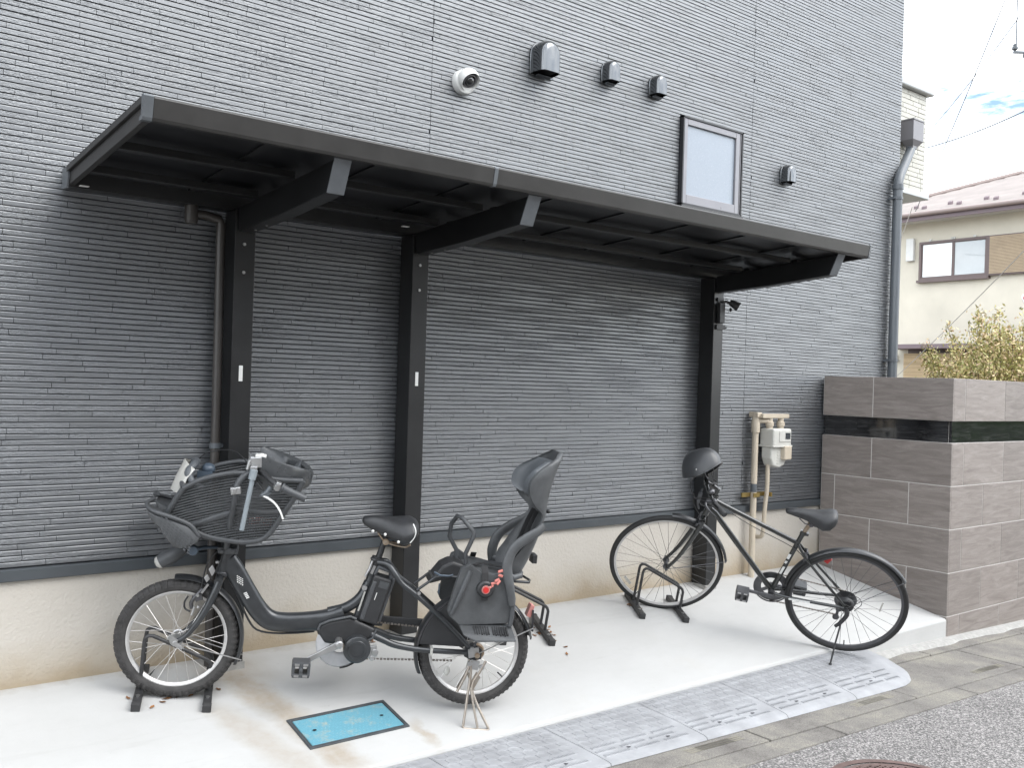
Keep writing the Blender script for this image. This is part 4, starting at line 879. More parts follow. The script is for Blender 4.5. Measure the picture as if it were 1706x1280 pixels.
def pedal(Qf, s, h, o):
    b = MB()
    for dz in (-.024, .024): b.obox(Qf(s, h+dz, o+.04), (.036, 0, 0), (0, .036, 0), (0, 0, .008))
    for dx in (-.032, .032): b.obox(Qf(s+dx, h, o+.04), (.006, 0, .0), (0, .0345, 0), (0, 0, .026))
    b.cyl(Qf(s, h, o-.012), Qf(s, h, o+.078), .0085, 10)
    for yy in (.072, .008): b.obox(Qf(s, h, o+yy), (.008, 0, 0), (0, .003, 0), (0, 0, .030))
    return b
def pedal_marks(Qf, s, h, o):
    b = MB()
    for dz in (-.024, .024):
        for dx in (-.018, .018): b.obox(Qf(s+dx, h+dz, o+.0765), (.010, 0, 0), (0, .001, 0), (0, 0, .0045))
    return b
pd = E(pedal(Q, .523, -.060, .112), 'pedal', 'plastic_grey', bevel=.003); E(pedal_marks(Q, .523, -.060, .112), 'pedal_reflectors', 'alloy', pd, kind='stuff')
b = MB(); b.loft([[Q(.690+dx*.9, .0+dx*.45, -.09+o_) if n_ < 0 else Q(.690+dx*.9-.01, .0+dx*.45+.022, -.09+o_) for n_, o_ in ((-1, -.006), (1, -.006), (1, .006), (-1, .006))] for dx in (0, .08, .165)]); E(b, 'crank', 'alloy', smooth=35)
E(pedal(Q, .842, .085, -.19), 'pedal', 'plastic_grey', bevel=.003)
# battery
dv = np.array((.235, .972)); nv = np.array((.972, -.235)); c0 = np.array((.812, .205))
def bat(u0, u1, v0, v1, o0, o1): return [(c0+nv*u+dv*v) for u, v in ((u0, v0), (u1, v0), (u1, v1), (u0, v1))], o0, o1
b = MB(); p, o0, o1 = bat(-.040, .046, -.095, .115, -.045, .048); b.prism(p, lambda q, t: Q(q[0], q[1], t), o0, o1); ba = E(b, 'battery', 'plastic_black', bevel=.010, segs=3)
b = MB(); p, o0, o1 = bat(-.036, -.018, -.085, .09, .04, .052); b.prism(p, lambda q, t: Q(q[0], q[1], t), o0, o1); E(b, 'battery_rail', 'plastic_grey', ba, bevel=.003)
b = MB(); hp = [c0+nv*u+dv*v for u, v in ((-.034, .112), (-.028, .150), (.034, .146), (.044, .112))]; b.tube([Q(q[0], q[1], .012) for q in hp], .0115, 10); b.tube([Q(q[0], q[1], -.022) for q in hp], .0115, 10); E(b, 'battery_handle', 'plastic_grey', ba, smooth=50)
b = MB(); p, o0, o1 = bat(-.006, .036, .070, .100, .048, .0495); b.prism(p, lambda q, t: Q(q[0], q[1], t), o0, o1); E(b, 'battery_label', 'plastic_grey', ba)
b = MB(); p, o0, o1 = bat(-.004, -.001, .012, .045, .048, .0497); b.prism(p, lambda q, t: Q(q[0], q[1], t), o0, o1); E(b, 'battery_mark', 'white_plastic', ba)
b = MB(); p, o0, o1 = bat(.047, .060, -.08, .12, -.03, .03); b.prism(p, lambda q, t: Q(q[0], q[1], t), o0, o1); E(b, 'battery_rail', 'plastic_grey', ba, bevel=.003)
b = MB(); b.lathe([(0, .003), (.011, .003), (.012, 0), (.012, -.012)], Q(.766, .262, .028), (0, -1, 0), 16); E(b, 'lock', 'alloy', ba, smooth=40)
b = MB(); p = [c0+nv*u+dv*v for u, v in ((-.054, -.06), (-.046, -.06), (-.046, .03), (-.054, .03))]; b.prism(p, lambda q, t: Q(q[0], q[1], t), .022, .028); E(b, 'charge_port', 'clear_plastic', ba, bevel=.002)
# rear triangle
for sd in (1, -1):
    E(MB().tube(QP([(.812, .378, .016*sd), (.858, .372, .030*sd), (.893, .335, .046*sd), (.925, .298, .055*sd), (.995, .250, .062*sd), (1.14, .135, .068*sd), (1.255, .030, .070*sd)]), [.0125, .0135, .013, .012, .0115, .011, .0105], 10, smooth=4), 'seat_stay', 'frame_slate', smooth=60)
    E(MB().tube(QP([(.815, .062, .040*sd), (.87, .042, .052*sd), (.93, .022, .060*sd), (1.05, .008, .066*sd), (1.25, .006, .070*sd)]), [.016, .0155, .0145, .013, .012], 10, smooth=4), 'chain_stay', 'frame_slate', smooth=60)
    E(MB().prism([(1.235, -.012), (1.235, .038), (1.27, .052), (1.315, .02), (1.315, -.022), (1.27, -.03)], lambda p, t: Q(p[0], p[1], t), sd*.064, sd*.074), 'dropout', 'frame_slate', bevel=.002)
b = MB(); b.obox(Q(1.085, .007, .0665), (.006, 0, 0), (0, .016, 0), (0, 0, .016)); E(b, 'cable_tie', 'clear_plastic')
# chain run
b = MB()
for z0, z1, n_ in ((.095, .070, 26), (-.075, -.070, 26)):
    for k in range(n_):
        t = k/(n_-1); b.obox(Q(.80+t*.40, z0+(z1-z0)*t, -.040), (.0055, 0, 0), (0, .0035, 0), (0, 0, .0042 if k % 2 else .003))
E(b, 'chain', 'chain')
b = MB(); b.obox(Q(.99, .098, -.052), (.17, 0, -.006), (0, .006, 0), (0, 0, .018)); E(b, 'chain_guard', 'plastic_black', bevel=.004)
b = MB(); b.cyl(Q(WB, 0, .066), Q(WB, 0, .098), .012, 12); b.lathe([(.0, .0), (.034, .0), (.040, -.006), (.040, -.018), (0, -.018)], Q(WB, .005, .062), (0, -1, 0), 24); E(b, 'roller_brake', 'rust', smooth=40)
b = MB(); b.obox(Q(1.275, .01, .084), (.024, 0, .006), (0, .004, 0), (-.004, 0, .020)); b.obox(Q(1.285, -.045, .086), (.020, 0, -.004), (0, .005, 0), (.004, 0, .020)); b.cyl(Q(1.265, .028, .08), Q(1.265, .028, .094), .010, 10); b.cyl(Q(1.262, -.038, .082), Q(1.262, -.038, .096), .011, 10); b.cyl(Q(1.318, -.055, .08), Q(1.318, -.055, .094), .012, 10); E(b, 'axle_bracket', 'alloy', bevel=.0015)
b = MB(); b.ball(Q(1.175, -.098, .02), (.014, .008, .022), 10, 6); E(b, 'spoke_reflector', 'clear_plastic', smooth=60)
# rear mudguard, dress guard
b = MB(); arc_fender(b, WB, ER, .272, 14, 205, .034, n=40); rf = E(b, 'rear_mudguard', 'fender_black', smooth=50)
b = MB(); pts = [(WB+.262*math.cos(R_(a)), .262*math.sin(R_(a))) for a in range(112, 178, 6)]+[(1.03, .028), (1.235, .024), (1.25, .04), (1.235, .075)]
b.prism(pts, lambda p, t: Q(p[0], p[1], t), .046, .052); E(b, 'dress_guard', 'plastic_black', bevel=.003)
b = MB(); b.tube(QP([(WB+.268*math.cos(R_(a)), .268*math.sin(R_(a))) for a in range(108, 182, 6)], .05), .005, 6); E(b, 'guard_wire', 'alloy_dark', smooth=60)
b = MB(); b.tube(QP([(1.553, .118, .036), (1.42, .062, .062), (1.30, .006, .080)]), .003, 6); b.tube(QP([(1.553, .118, -.036), (1.30, .006, -.080)]), .003, 6); E(b, 'mudguard_stay', 'alloy', rf)
b = MB(); b.obox(Q(1.535, .192, .0), (.010, 0, -.004), (0, .022, 0), (.008, 0, .028)); E(b, 'reflector', 'red_ring', rf, bevel=.003)
b = MB(); b.obox(Q(1.548, .15, 0), (.004, 0, .0), (0, .030, 0), (-.004, 0, .05)); E(b, 'mud_flap', 'fender_black', rf)
# rear carrier
cb = MB()
for sd in (1, -1):
    cb.tube(QP([(.995, .272, .055*sd), (1.07, .335, .06*sd), (1.10, .342, .06*sd), (1.50, .335, .06*sd)]), .0065, 8); cb.tube(QP([(1.275, .03, .076*sd), (1.36, .33, .066*sd)]), .006, 8)
cb.tube(QP([(1.06, .333, -.06), (1.06, .333, .06)]), .006, 8); cb.tube(QP([(1.50, .335, -.06), (1.52, .33, 0), (1.50, .335, .06)]), .006, 8)
ca = E(cb, 'rear_carrier', 'frame_slate', smooth=50)
b = MB(); b.cyl(Q(1.003, .262, .064), Q(1.003, .262, .074), .008, 10); E(b, 'carrier_bolt', 'alloy', ca, smooth=40)
b = MB(); b.cyl(Q(1.09, .31, .068), Q(1.09, .265, .07), .0035, 6); b.tube(QP([(1.06, .362, .075), (1.085, .352, .09), (1.125, .350, .085), (1.145, .352, .07)]), .0045, 6); E(b, 'strap_hook', 'blue_cap', ca, smooth=50)
# centre stand
sp = MB()
fL, fR = (1.247, -.298, .155), (1.362, -.303, .165)
def SP(*p): return [Q(x, z, y) for x, z, y in p]
sp.tube(SP((1.268, -.028, .086), (1.270, -.10, .094), (1.262, -.17, .112), (1.25, -.28, .15), fL), .0062, 8, smooth=3)
sp.tube(SP((1.335, -.025, .086), (1.310, -.075, .092), (1.280, -.135, .10), (1.302, -.20, .12), (1.352, -.285, .158), fR), .0062, 8, smooth=3)
sp.tube(SP(fL, (1.252, -.306, .160), (1.30, -.308, .163), (1.357, -.309, .168), fR), .0062, 8)
sp.tube(SP((1.275, -.145, .104), (1.292, -.22, .13), (1.314, -.307, .163)), .0055, 8)
sp.tube(SP((1.262, -.05, .086), (1.245, -.10, .092), (1.225, -.145, .095), (1.215, -.165, .098)), .0065, 8)
sp.obox(Q(1.292, -.115, .093), (.010, 0, -.012), (0, .004, 0), (.014, 0, .030))
sp.tube(SP((1.30, -.03, -.085), (1.29, -.15, -.105), (1.25, -.262, -.15), (1.36, -.268, -.16), (1.30, -.15, -.105)), .0062, 8)
E(sp, 'centre_stand', 'stand_metal', smooth=50)
# saddle
def saddle(secs, Qf, n=16):
    rings = []
    for s, hw, top, bot in secs:
        ring = []
        for k in range(n):
            a = 2*math.pi*k/n; ca, sa = math.cos(a), math.sin(a)
            o_ = hw*math.copysign(abs(ca)**.75, ca); mid = bot+(top-bot)*.42
            h_ = mid+(top-mid)*abs(sa)**.9 if sa >= 0 else mid-(mid-bot)*abs(sa)**.5
            ring.append(Qf(s, h_-.014*(abs(o_)/.1)**2*(1 if sa > 0 else .3), o_))
        rings.append(ring)
    return MB().loft(rings)
sa_ = E(saddle([(.728, .012, .566, .552), (.736, .026, .577, .540), (.77, .034, .584, .520), (.82, .045, .583, .502), (.865, .075, .583, .485), (.905, .104, .588, .468), (.94, .112, .590, .478), (.962, .104, .580, .498), (.974, .075, .566, .520)], Q), 'saddle', 'leather', smooth=60)
b = MB()
for s_, h_, o_ in ((.775, .519, .040), (.828, .512, .062), (.885, .490, .098)): b.ball(Q(s_, h_, o_), .0068, 10, 6)
E(b, 'studs', 'white_plastic', sa_, smooth=60)
b = MB(); b.tube(QP([(.940, .575, .105), (.953, .548, .116), (.950, .518, .117), (.934, .492, .113)]), .0026, 6, smooth=3); E(b, 'piping', 'white_plastic', sa_, smooth=60)
b = MB(); b.tube(QP([(.80, .51, .02), (.84, .470, .022), (.92, .455, .03), (.945, .47, .045)]), .004, 6, smooth=3); b.tube(QP([(.80, .51, -.02), (.84, .470, -.022), (.92, .455, -.03)]), .004, 6, smooth=3); b.cyl(Q(.838, .472, -.03), Q(.838, .472, .03), .014, 10); E(b, 'saddle_rails', 'rust', sa_, smooth=50)
# steering column and handlebar
for sd in (1, -1):
    E(MB().tube(QP([(.165, .402, .045*sd), (.170, .47, .095*sd), (.177, .548, .150*sd), (.188, .66, .200*sd), (.190, .70, .203*sd), (.208, .735, .200*sd), (.238, .758, .185*sd), (.262, .770, .16*sd)]), [.0125, .0125, .012, .012, .0135, .014, .014, .013], 12, smooth=3), 'bar_arm', 'plastic_grey', smooth=60)
    b = MB(); b.obox(Q(.188, .682, .203*sd), (.020, 0, .004), (0, .017, 0), (-.003, 0, .015)); b.obox(Q(.182, .684, .206*sd), (.009, 0, .0), (0, .020, 0), (0, 0, .012)); E(b, 'arm_clamp', 'alloy', bevel=.004)
b = MB(); b.obox(Q(.172, .398, .0), (.040, 0, .0), (0, .058, 0), (-.003, 0, .013)); b.cyl(Q(.17, .38), Q(.176, .415), .026, 14); b.ball(Q(.195, .40, .055), .012, 8, 6); b.ball(Q(.15, .395, .06), .010, 8, 6); E(b, 'bar_base', 'plastic_grey', bevel=.004)
b = MB(); b.cyl(Q(.227, .525, .225), Q(.251, .755, .225), .0098, 12); b.cyl(Q(.247, .735, .225), Q(.252, .775, .225), .0155, 12); E(b, 'umbrella_holder', 'holder_grey', smooth=50)
b = MB(); b.obox(Q(.262, .800, .16), (.026, 0, .003), (0, .026, 0), (-.003, 0, .022)); b.cyl(Q(.240, .775, .155), Q(.240, .822, .155), .017, 12); b.cyl(Q(.225, .765, .175), Q(.232, .808, .175), .010, 10); b.obox(Q(.25, .772, .2), (.014, 0, 0), (0, .020, 0), (0, 0, .016)); E(b, 'bar_clamp', 'alloy', bevel=.004)
b = MB(); b.obox(Q(.272, .826, .155), (.022, 0, 0), (0, .024, 0), (0, 0, .006)); b.lathe([(0, .004), (.009, .004), (.010, 0)], Q(.274, .832, .155), (0, 0, 1), 12); E(b, 'gear_switch', 'white_plastic', bevel=.003)
hb = E(MB().tube(QP([(.462, .684, .285), (.40, .706, .283), (.345, .728, .262), (.305, .752, .225), (.272, .770, .16), (.262, .775, .05), (.260, .776, 0), (.262, .775, -.05), (.272, .770, -.16), (.305, .752, -.225), (.345, .728, -.262), (.40, .706, -.283), (.462, .684, -.285)]), .0115, 10, smooth=3), 'handlebar', 'plastic_black', smooth=60)
for sd in (1, -1):
    b = MB(); b.tube(QP([(.372, .718, .279*sd), (.405, .704, .284*sd), (.466, .682, .286*sd)]), [.0165, .0165, .0155], 14); b.lathe([(.017, 0), (.0215, .003), (.0215, .008), (.017, .010)], Q(.366, .720, .277*sd), (.92, -.05*sd, -.36), 14); b.build('grip', 'plastic_grey', hb, smooth=50)
    b = MB(); b.obox(Q(.352, .722, .264*sd), (.010, 0, -.004), (0, .018, 0), (.006, 0, .016)); b.cyl(Q(.345, .728, .24*sd), Q(.352, .718, .288*sd), .015, 10); b.build('bell_mount', 'alloy', hb, bevel=.003)
    b = MB(); b.tube(QP([(.325, .712, .245*sd), (.312, .690, .25*sd), (.292, .676, .255*sd)]), [.012, .012, .008], 8); b.obox(Q(.306, .684, .252*sd), (.018, 0, .002), (0, .008, 0), (.004, 0, .008)); b.build('lever_bracket', 'pipe_grey', hb, smooth=50)
    b = MB(); b.tube(QP([(.300, .676, .254*sd), (.322, .668, .262*sd), (.350, .650, .272*sd), (.372, .622, .280*sd), (.386, .592, .284*sd)]), [.008, .0085, .0075, .0065, .006], 8, flat=.55, smooth=3); b.build('brake_lever', 'white_plastic', hb, smooth=60)
b = MB(); b.tube(QP([(.295, .70, .24), (.24, .735, .20), (.15, .72, .12), (.085, .68, .06), (.07, .60, .05), (.09, .52, .05), (.13, .46, .04), (.15, .40, .035)]), .0028, 6, smooth=4); b.tube(QP([(.29, .72, .22), (.17, .82, .06), (.05, .80, -.02), (-.0, .75, -.06)]), .0025, 6, smooth=4); b.tube(QP([(.12, .46, .05), (.085, .55, .055), (.09, .63, .055), (.13, .66, .05), (.18, .655, .045)]), .0028, 6, smooth=4); b.tube(QP([(.15, .41, .04), (.10, .35, .04), (.085, .28, .04), (.08, .23, .035)]), .003, 6, smooth=4); b.tube(QP([(.165, .40, .05), (.14, .33, .055), (.115, .27, .05)]), .0025, 6, smooth=3); E(b, 'control_cables', 'plastic_black', hb, smooth=60)
b = MB(); b.obox(Q(.118, .31, .05), (.007, 0, .010), (0, .005, 0), (-.008, 0, .014)); b.obox(Q(.10, .275, .05), (.006, 0, .008), (0, .004, 0), (-.006, 0, .010)); b.ball(Q(.135, .345, .045), .009, 8, 5); E(b, 'cable_fittings', 'alloy', hb, bevel=.002)
# headlamp
b = MB(); ax_ = np.array(Q(-.10, .308))-np.array(Q(.0, .375)); b.lathe([(0, 0), (.020, .0), (.030, .03), (.034, .075), (.030, .112), (0, .118)], Q(-.005, .385), ax_, 20); xf(b, lambda p: np.array((p[0], p[1]*1.15, p[2]))); hl = E(b, 'headlamp', 'plastic_grey', smooth=45)
b = MB(); b.lathe([(.029, .113), (.026, .124), (.015, .132), (0, .134)], Q(-.005, .385), ax_, 20); E(b, 'headlamp_lens', 'clear_plastic', hl, smooth=50)
b = MB(); b.lathe([(0, .006), (.018, .006), (.021, 0), (.021, -.02)], Q(.036, .398, .09), (0, -1, 0), 18); b.tube(QP([(.036, .398, .07), (.08, .40, .02), (.16, .40, 0)]), .007, 8); E(b, 'reflector_cap', 'blue_cap', hl, smooth=40)
# front child seat: tub with slatted sides
fs = bpy.data.objects.new('front_child_seat', None); C.objects.link(fs); fs.parent = eb; fs.empty_display_size = .05
rim_pts = [(-.020, .668), (.04, .708), (.12, .738), (.20, .752), (.29, .742), (.37, .735), (.452, .738)]
low_pts = [(.452, .738), (.425, .668), (.385, .590), (.345, .512), (.305, .470), (.235, .455), (.15, .460), (.075, .474), (.012, .505), (-.07, .545), (-.055, .60), (-.020, .668)]
def wid(h): return .125+.055*max(0, min(1, (h-.46)/.28))
def side_pt(s, h, sd): return Q(s, h, sd*wid(h))
def clip_h(s):     # lower and upper edge of the side panel at s
    lo = np.interp(s, [-.07, .012, .075, .15, .235, .305, .345, .385, .425, .452], [.545, .505, .474, .460, .455, .470, .512, .590, .668, .738]); hi = np.interp(s, [-.07, -.055, -.02, .04, .12, .20, .29, .37, .452], [.55, .60, .668, .708, .738, .752, .742, .735, .739]); return lo, hi
for sd in (1, -1):
    b = MB(); b.tube([side_pt(s, h, sd) for s, h in rim_pts], .011, 8, smooth=3); b.tube([side_pt(s, h, sd) for s, h in low_pts], .0125, 8, smooth=3); b.build('side_frame', 'plastic_grey', fs, smooth=60)
    b = MB()
    for k in range(-14, 26):           # slats rise towards the rear
        pts = []
        for s in np.linspace(-.068, .45, 40):
            h = .47+.0118*k+.26*(s-.1)-.35*(s-.15)**2; lo, hi = clip_h(s)
            if lo+.004 < h < hi-.004: pts.append(side_pt(s, h, sd))
        if len(pts) > 3: b.tube(pts, .0040, 4)
    for s in np.linspace(.20, .42, 24):   # finer grid in the rear lower field
        lo, hi = clip_h(s); hi2 = min(hi, .61); 
        if hi2-lo > .02: b.tube([side_pt(s, lo, sd), side_pt(s, hi2, sd)], .0017, 4)
    b.build('side_slats', 'plastic_worn', fs, kind='stuff')
    b = MB(); b.tube([side_pt(.005, .505, sd), side_pt(.06, .530, sd), side_pt(.13, .563, sd), side_pt(.21, .592, sd)], .013, 8, flat=.45, flatdir=(0, 1, 0)); b.tube([side_pt(.19, .60, sd), side_pt(.30, .59, sd), side_pt(.40, .60, sd)], .010, 8, flat=.5, flatdir=(0, 1, 0)); b.build('side_band', 'plastic_grey', fs, smooth=50)
    # foot well
    poly = [(-.150, .572), (-.142, .548), (-.105, .512), (-.055, .450), (-.025, .425), (.018, .424), (.058, .455), (.066, .474), (.020, .520), (-.065, .548), (-.125, .562)]
    rings = []
    for t, sc_ in ((.045, .86), (.055, 1.0), (.165, 1.0), (.185, .96), (.192, .82)):
        cx, cy = -.04, .495; rings.append([Q(cx+(p[0]-cx)*sc_, cy+(p[1]-cy)*sc_, sd*t) for p in poly])
    fw = MB().loft(rings).build('foot_well', 'plastic_worn', fs, smooth=40)
    b = MB(); b.tube(QP([(.058, .482, .18*sd), (.020, .527, .186*sd), (-.065, .556, .188*sd), (-.125, .570, .178*sd), (-.155, .582, .14*sd), (-.158, .592, .10*sd), (-.14, .60, .06*sd)]), .009, 8, smooth=3); b.build('foot_well_rim', 'plastic_grey', fw, smooth=60)
    b = MB()
    for i in range(9):
        for j in range(6):
            s_ = -.085+i*.015-j*.002; h_ = .518-.0118*i*.95-(j-2.5)*.011+.012
            b.obox(Q(s_, h_, sd*.1905), (.0045, 0, -.003), (0, .0022, 0), (.0012, 0, .0030))
    b.build('foot_well_mesh', 'plastic_grey', fw, kind='stuff')
b = MB(); 
lp = [(-.062, .548), (.012, .505), (.075, .472), (.15, .458), (.235, .453), (.30, .466), (.34, .508), (.382, .588), (.422, .668), (.450, .736)]
V = [side_pt(s, h, sd*.98) for s, h in lp for sd in (1, -1)]; b.add(V, [(2*i, 2*i+2, 2*i+3, 2*i+1) for i in range(len(lp)-1)]); b.add([(p[0], p[1], p[2]+.006) for p in V], [(2*i+1, 2*i+3, 2*i+2, 2*i) for i in range(len(lp)-1)])
b.build('tub_floor', 'plastic_black', fs)
b = MB(); fp = [(-.062, .548), (-.050, .60), (-.020, .668)]; V = [side_pt(s, h, sd*.98) for s, h in fp for sd in (1, -1)]; b.add(V, [(0, 2, 3, 1), (2, 4, 5, 3)]); b.add([(p[0]+.005, p[1], p[2]) for p in V], [(1, 3, 2, 0), (3, 5, 4, 2)]); b.tube([side_pt(-.02, .668, .98), Q(-.035, .678, .08), Q(-.04, .68, 0), Q(-.035, .678, -.08), side_pt(-.02, .668, -.98)], .011, 8, smooth=3); b.build('front_panel', 'plastic_grey', fs, smooth=40)
b = MB(); 
for a_ in np.linspace(0, 1, 9):
    pass
rings = []
for t in np.linspace(-1, 1, 17):                        # clear wind shield
    o_ = .105*t; s_ = -.075+.05*t*t; rings.append([Q(s_-.012, .632+.01*(1-t*t), o_), Q(s_+.006, .70, o_), Q(s_+.032, .768-.03*t*t, o_*.8), Q(s_+.036, .768-.03*t*t, o_*.8), Q(s_+.010, .70, o_), Q(s_-.008, .632+.01*(1-t*t), o_)])
b.loft(rings).build('wind_shield', 'clear_plastic', fs, smooth=50)
b = MB(); b.tube(QP([(-.035, .67, -.085), (-.022, .735, -.075), (.0, .755, -.04), (.005, .757, .0), (.0, .75, .04), (-.015, .72, .075), (.01, .68, .09), (.05, .66, .10)]), .0165, 10, smooth=4); b.build('hand_rail', 'pad', fs, smooth=60)
b = MB(); b.ball(Q(.055, .728, -.03), (.03, .03, .026), 12, 8); b.obox(Q(.045, .70, -.02), (.03, 0, 0), (0, .03, 0), (0, 0, .02)); b.build('harness_buckle', 'blue_cap', fs, smooth=50)
rings = []
for t in np.linspace(-1, 1, 25):                        # wide head guard round the back of the tub
    a = t*R_(98); o_ = .185*math.sin(a); s_ = .30+.185*math.cos(a); tt = 1-.25*abs(t)**3
    top = .752+.070*(abs(t)**1.1); bot = .690
    rings.append([Q(s_-.005, bot, o_*.94), Q(s_+.006, bot+.015, o_), Q(s_+.012, top-.006, o_*1.04), Q(s_+.006, top+.004, o_*1.03), Q(s_-.016, top-.002, o_*.95), Q(s_-.022, bot+.012, o_*.90)])
b = MB().loft(rings); hg = b.build('head_guard', 'plastic_gloss', fs, smooth=60)
b = MB(); b.loft([[Q(.36+.02*t, .70, o_*.95), Q(.405+.02*t, .755+.02*t, o_), Q(.425+.02*t, .765+.02*t, o_), Q(.445, .72, o_)] for o_, t in ((-.13, 1), (-.06, .4), (0, .2), (.06, .4), (.13, 1))]); b.build('head_cushion', 'pad', fs, smooth=60, bevel=.004)
b = MB(); b.box(.245, .34, -.10, .02, ER+.525, ER+.535); b.build('cushion', 'red_ring', fs); b = MB()
for i in range(6):
    for j in range(5):
        if (i+j) % 2: b.obox(Q(.255+i*.014, .537, .10-j*.022), (.006, 0, 0), (0, .009, 0), (0, 0, .001))
b.build('cushion_print', 'white_plastic', fs)
# rear child seat
rs = bpy.data.objects.new('rear_child_seat', None); C.objects.link(rs); rs.parent = eb; rs.empty_display_size = .05
def shell(secs, thick, off=0., n=18, wexp=2.6):
    rings = []
    for h, sbk, swg, hw, lean_ in secs:
        out = []; inn = []
        for t in np.linspace(-1, 1, n):
            o_ = hw*math.sin(t*math.pi/2); k = abs(t)**wexp
            s_ = sbk+(swg-sbk)*k; hh = h+lean_*k
            out.append(Q(s_, hh, o_)); inn.append(Q(s_-thick*(1-.6*k), hh, o_*(1-thick*.75/hw)))
        rings.append(out+inn[::-1])
    return MB().loft(rings)
def dens(secs, k=5):
    P = spline(np.array(secs, float), k); return [tuple(p) for p in P]
E(shell(dens([(.345, 1.440, 1.38, .125, .03), (.40, 1.470, 1.385, .135, .03), (.47, 1.497, 1.41, .140, .0), (.54, 1.516, 1.455, .142, 0), (.60, 1.528, 1.497, .132, 0), (.655, 1.540, 1.512, .128, 0), (.70, 1.548, 1.468, .140, 0), (.755, 1.556, 1.436, .152, 0), (.81, 1.566, 1.440, .155, 0), (.86, 1.578, 1.480, .145, 0), (.905, 1.590, 1.545, .118, 0), (.935, 1.598, 1.578, .070, 0)]), .013), 'back_shell', 'plastic_worn', rs, smooth=60)
E(shell(dens([(.728, 1.528, 1.462, .112, .0), (.755, 1.518, 1.424, .138, 0), (.81, 1.522, 1.426, .142, 0), (.855, 1.540, 1.462, .132, 0), (.892, 1.566, 1.520, .098, 0)]), .024, wexp=1.7), 'headrest_pad', 'pad', rs, smooth=60)
E(MB().loft([[Q(s_, h_, -hw), Q(s_, h_, hw), Q(s_, h_-.03, hw*.9), Q(s_, h_-.03, -hw*.9)] for s_, h_, hw in ((1.195, .388, .075), (1.24, .392, .12), (1.32, .384, .13), (1.42, .382, .13), (1.455, .40, .125))]), 'seat_pan', 'plastic_worn', rs, smooth=50, bevel=.008)
E(MB().prism([(1.04, .300), (1.058, .335), (1.095, .388), (1.138, .412), (1.185, .400), (1.235, .372), (1.43, .366), (1.43, .335), (1.10, .320)], lambda p, t: Q(p[0], p[1], t), -.062, .062), 'seat_base', 'plastic_black', rs, bevel=.014, segs=3)
for sd in (1, -1):
    E(MB().tube(QP([(1.405, .255, .172*sd), (1.388, .33, .172*sd), (1.372, .385, .168*sd), (1.365, .440, .164*sd), (1.388, .505, .160*sd), (1.440, .552, .156*sd), (1.490, .585, .150*sd), (1.520, .612, .140*sd)]), [.015, .020, .023, .024, .0235, .023, .021, .018], 12, flat=.5, flatdir=(0, 1, 0), smooth=4), 'armrest', 'plastic_worn', rs, smooth=60)
    E(MB().tube(QP([(1.372, .395, .166*sd), (1.40, .375, .155*sd), (1.44, .385, .14*sd)]), .014, 10), 'armrest_foot', 'plastic_worn', rs, smooth=60)
    # leg guard with foot tray
    poly = [(1.165, .405), (1.145, .330), (1.122, .215), (1.135, .188), (1.182, .150), (1.40, .168), (1.412, .20), (1.408, .285), (1.385, .35), (1.345, .378), (1.30, .388), (1.25, .395), (1.20, .425)]
    rings = []
    cx, cy = 1.275, .28
    for t, sc_ in ((.128, .97), (.134, 1.0), (.150, 1.0), (.156, .97)): rings.append([Q(cx+(p[0]-cx)*sc_, cy+(p[1]-cy)*sc_, sd*t) for p in poly])
    lg = E(MB().loft(rings), 'leg_guard', 'plastic_worn', rs, smooth=40)
    E(MB().tube(QP([(1.205, .395, .152*sd), (1.185, .33, .156*sd), (1.158, .25, .160*sd), (1.14, .20, .160*sd)]), [.012, .014, .013, .010], 8), 'guard_rib', 'plastic_grey', lg, smooth=60)
    E(MB().tube(QP([(1.395, .36, .150*sd), (1.412, .28, .156*sd), (1.412, .20, .158*sd), (1.408, .16, .16*sd)]), [.008, .011, .011, .010], 8), 'guard_rib', 'plastic_grey', lg, smooth=60)
    b = MB(); b.loft([[Q(1.180, .150, sd*.13), Q(1.190, .128, sd*.225), Q(1.245, .103, sd*.235), Q(1.425, .112, sd*.235), Q(1.418, .155, sd*.13)], [Q(1.180, .158, sd*.13), Q(1.190, .136, sd*.225), Q(1.245, .111, sd*.235), Q(1.425, .120, sd*.235), Q(1.418, .163, sd*.13)]]); tr_ = E(b, 'foot_tray', 'plastic_worn', lg, bevel=.003)
    b = MB()
    for i in range(15):
        if i in (7,): continue
        b.obox(Q(1.243+i*.0105, .1415, sd*.19), (.0030, 0, .0003), (0, .026+.004*(i % 2), sd*.009), (0, 0, .005))
    E(b, 'tray_ribs', 'plastic_black', lg)
    E(MB().lathe([(0, .010), (.030, .010), (.037, .004), (.039, -.02), (0, -.02)], Q(1.278, .320, .168*sd), (0, -sd, 0), 22), 'buckle_mount', 'plastic_black', lg, smooth=40)
    E(MB().tube(QP([(1.272, .415, .135*sd), (1.272, .39, .158*sd), (1.275, .33, .172*sd), (1.28, .27, .166*sd)]), .016, 6, flat=.15, flatdir=(0, 1, 0)), 'strap', 'strap', lg)
b = MB().lathe([(0, .0165), (.0125, .0165), (.013, .012), (.013, .0)], Q(1.278, .320, .168), (0, -1, 0), 20); E(b, 'buckle_button', 'red_plastic', rs, smooth=40)
b = MB().lathe([(.0135, .0125), (.018, .0125), (.019, .010), (.019, 0)], Q(1.278, .320, .168), (0, -1, 0), 20); E(b, 'buckle_ring', 'red_ring', rs, smooth=40)
b = MB(); 
for s_, h_, a in ((1.335, .405, .3), (1.338, .385, -.3), (1.325, .365, .5), (1.31, .350, .2), (1.302, .336, .6), (1.332, .355, .9)): b.obox(Q(s_, h_, .175), (.012*math.cos(a), .003, .012*math.sin(a)), (0, .003, 0), (-.006*math.sin(a), 0, .006*math.cos(a)))
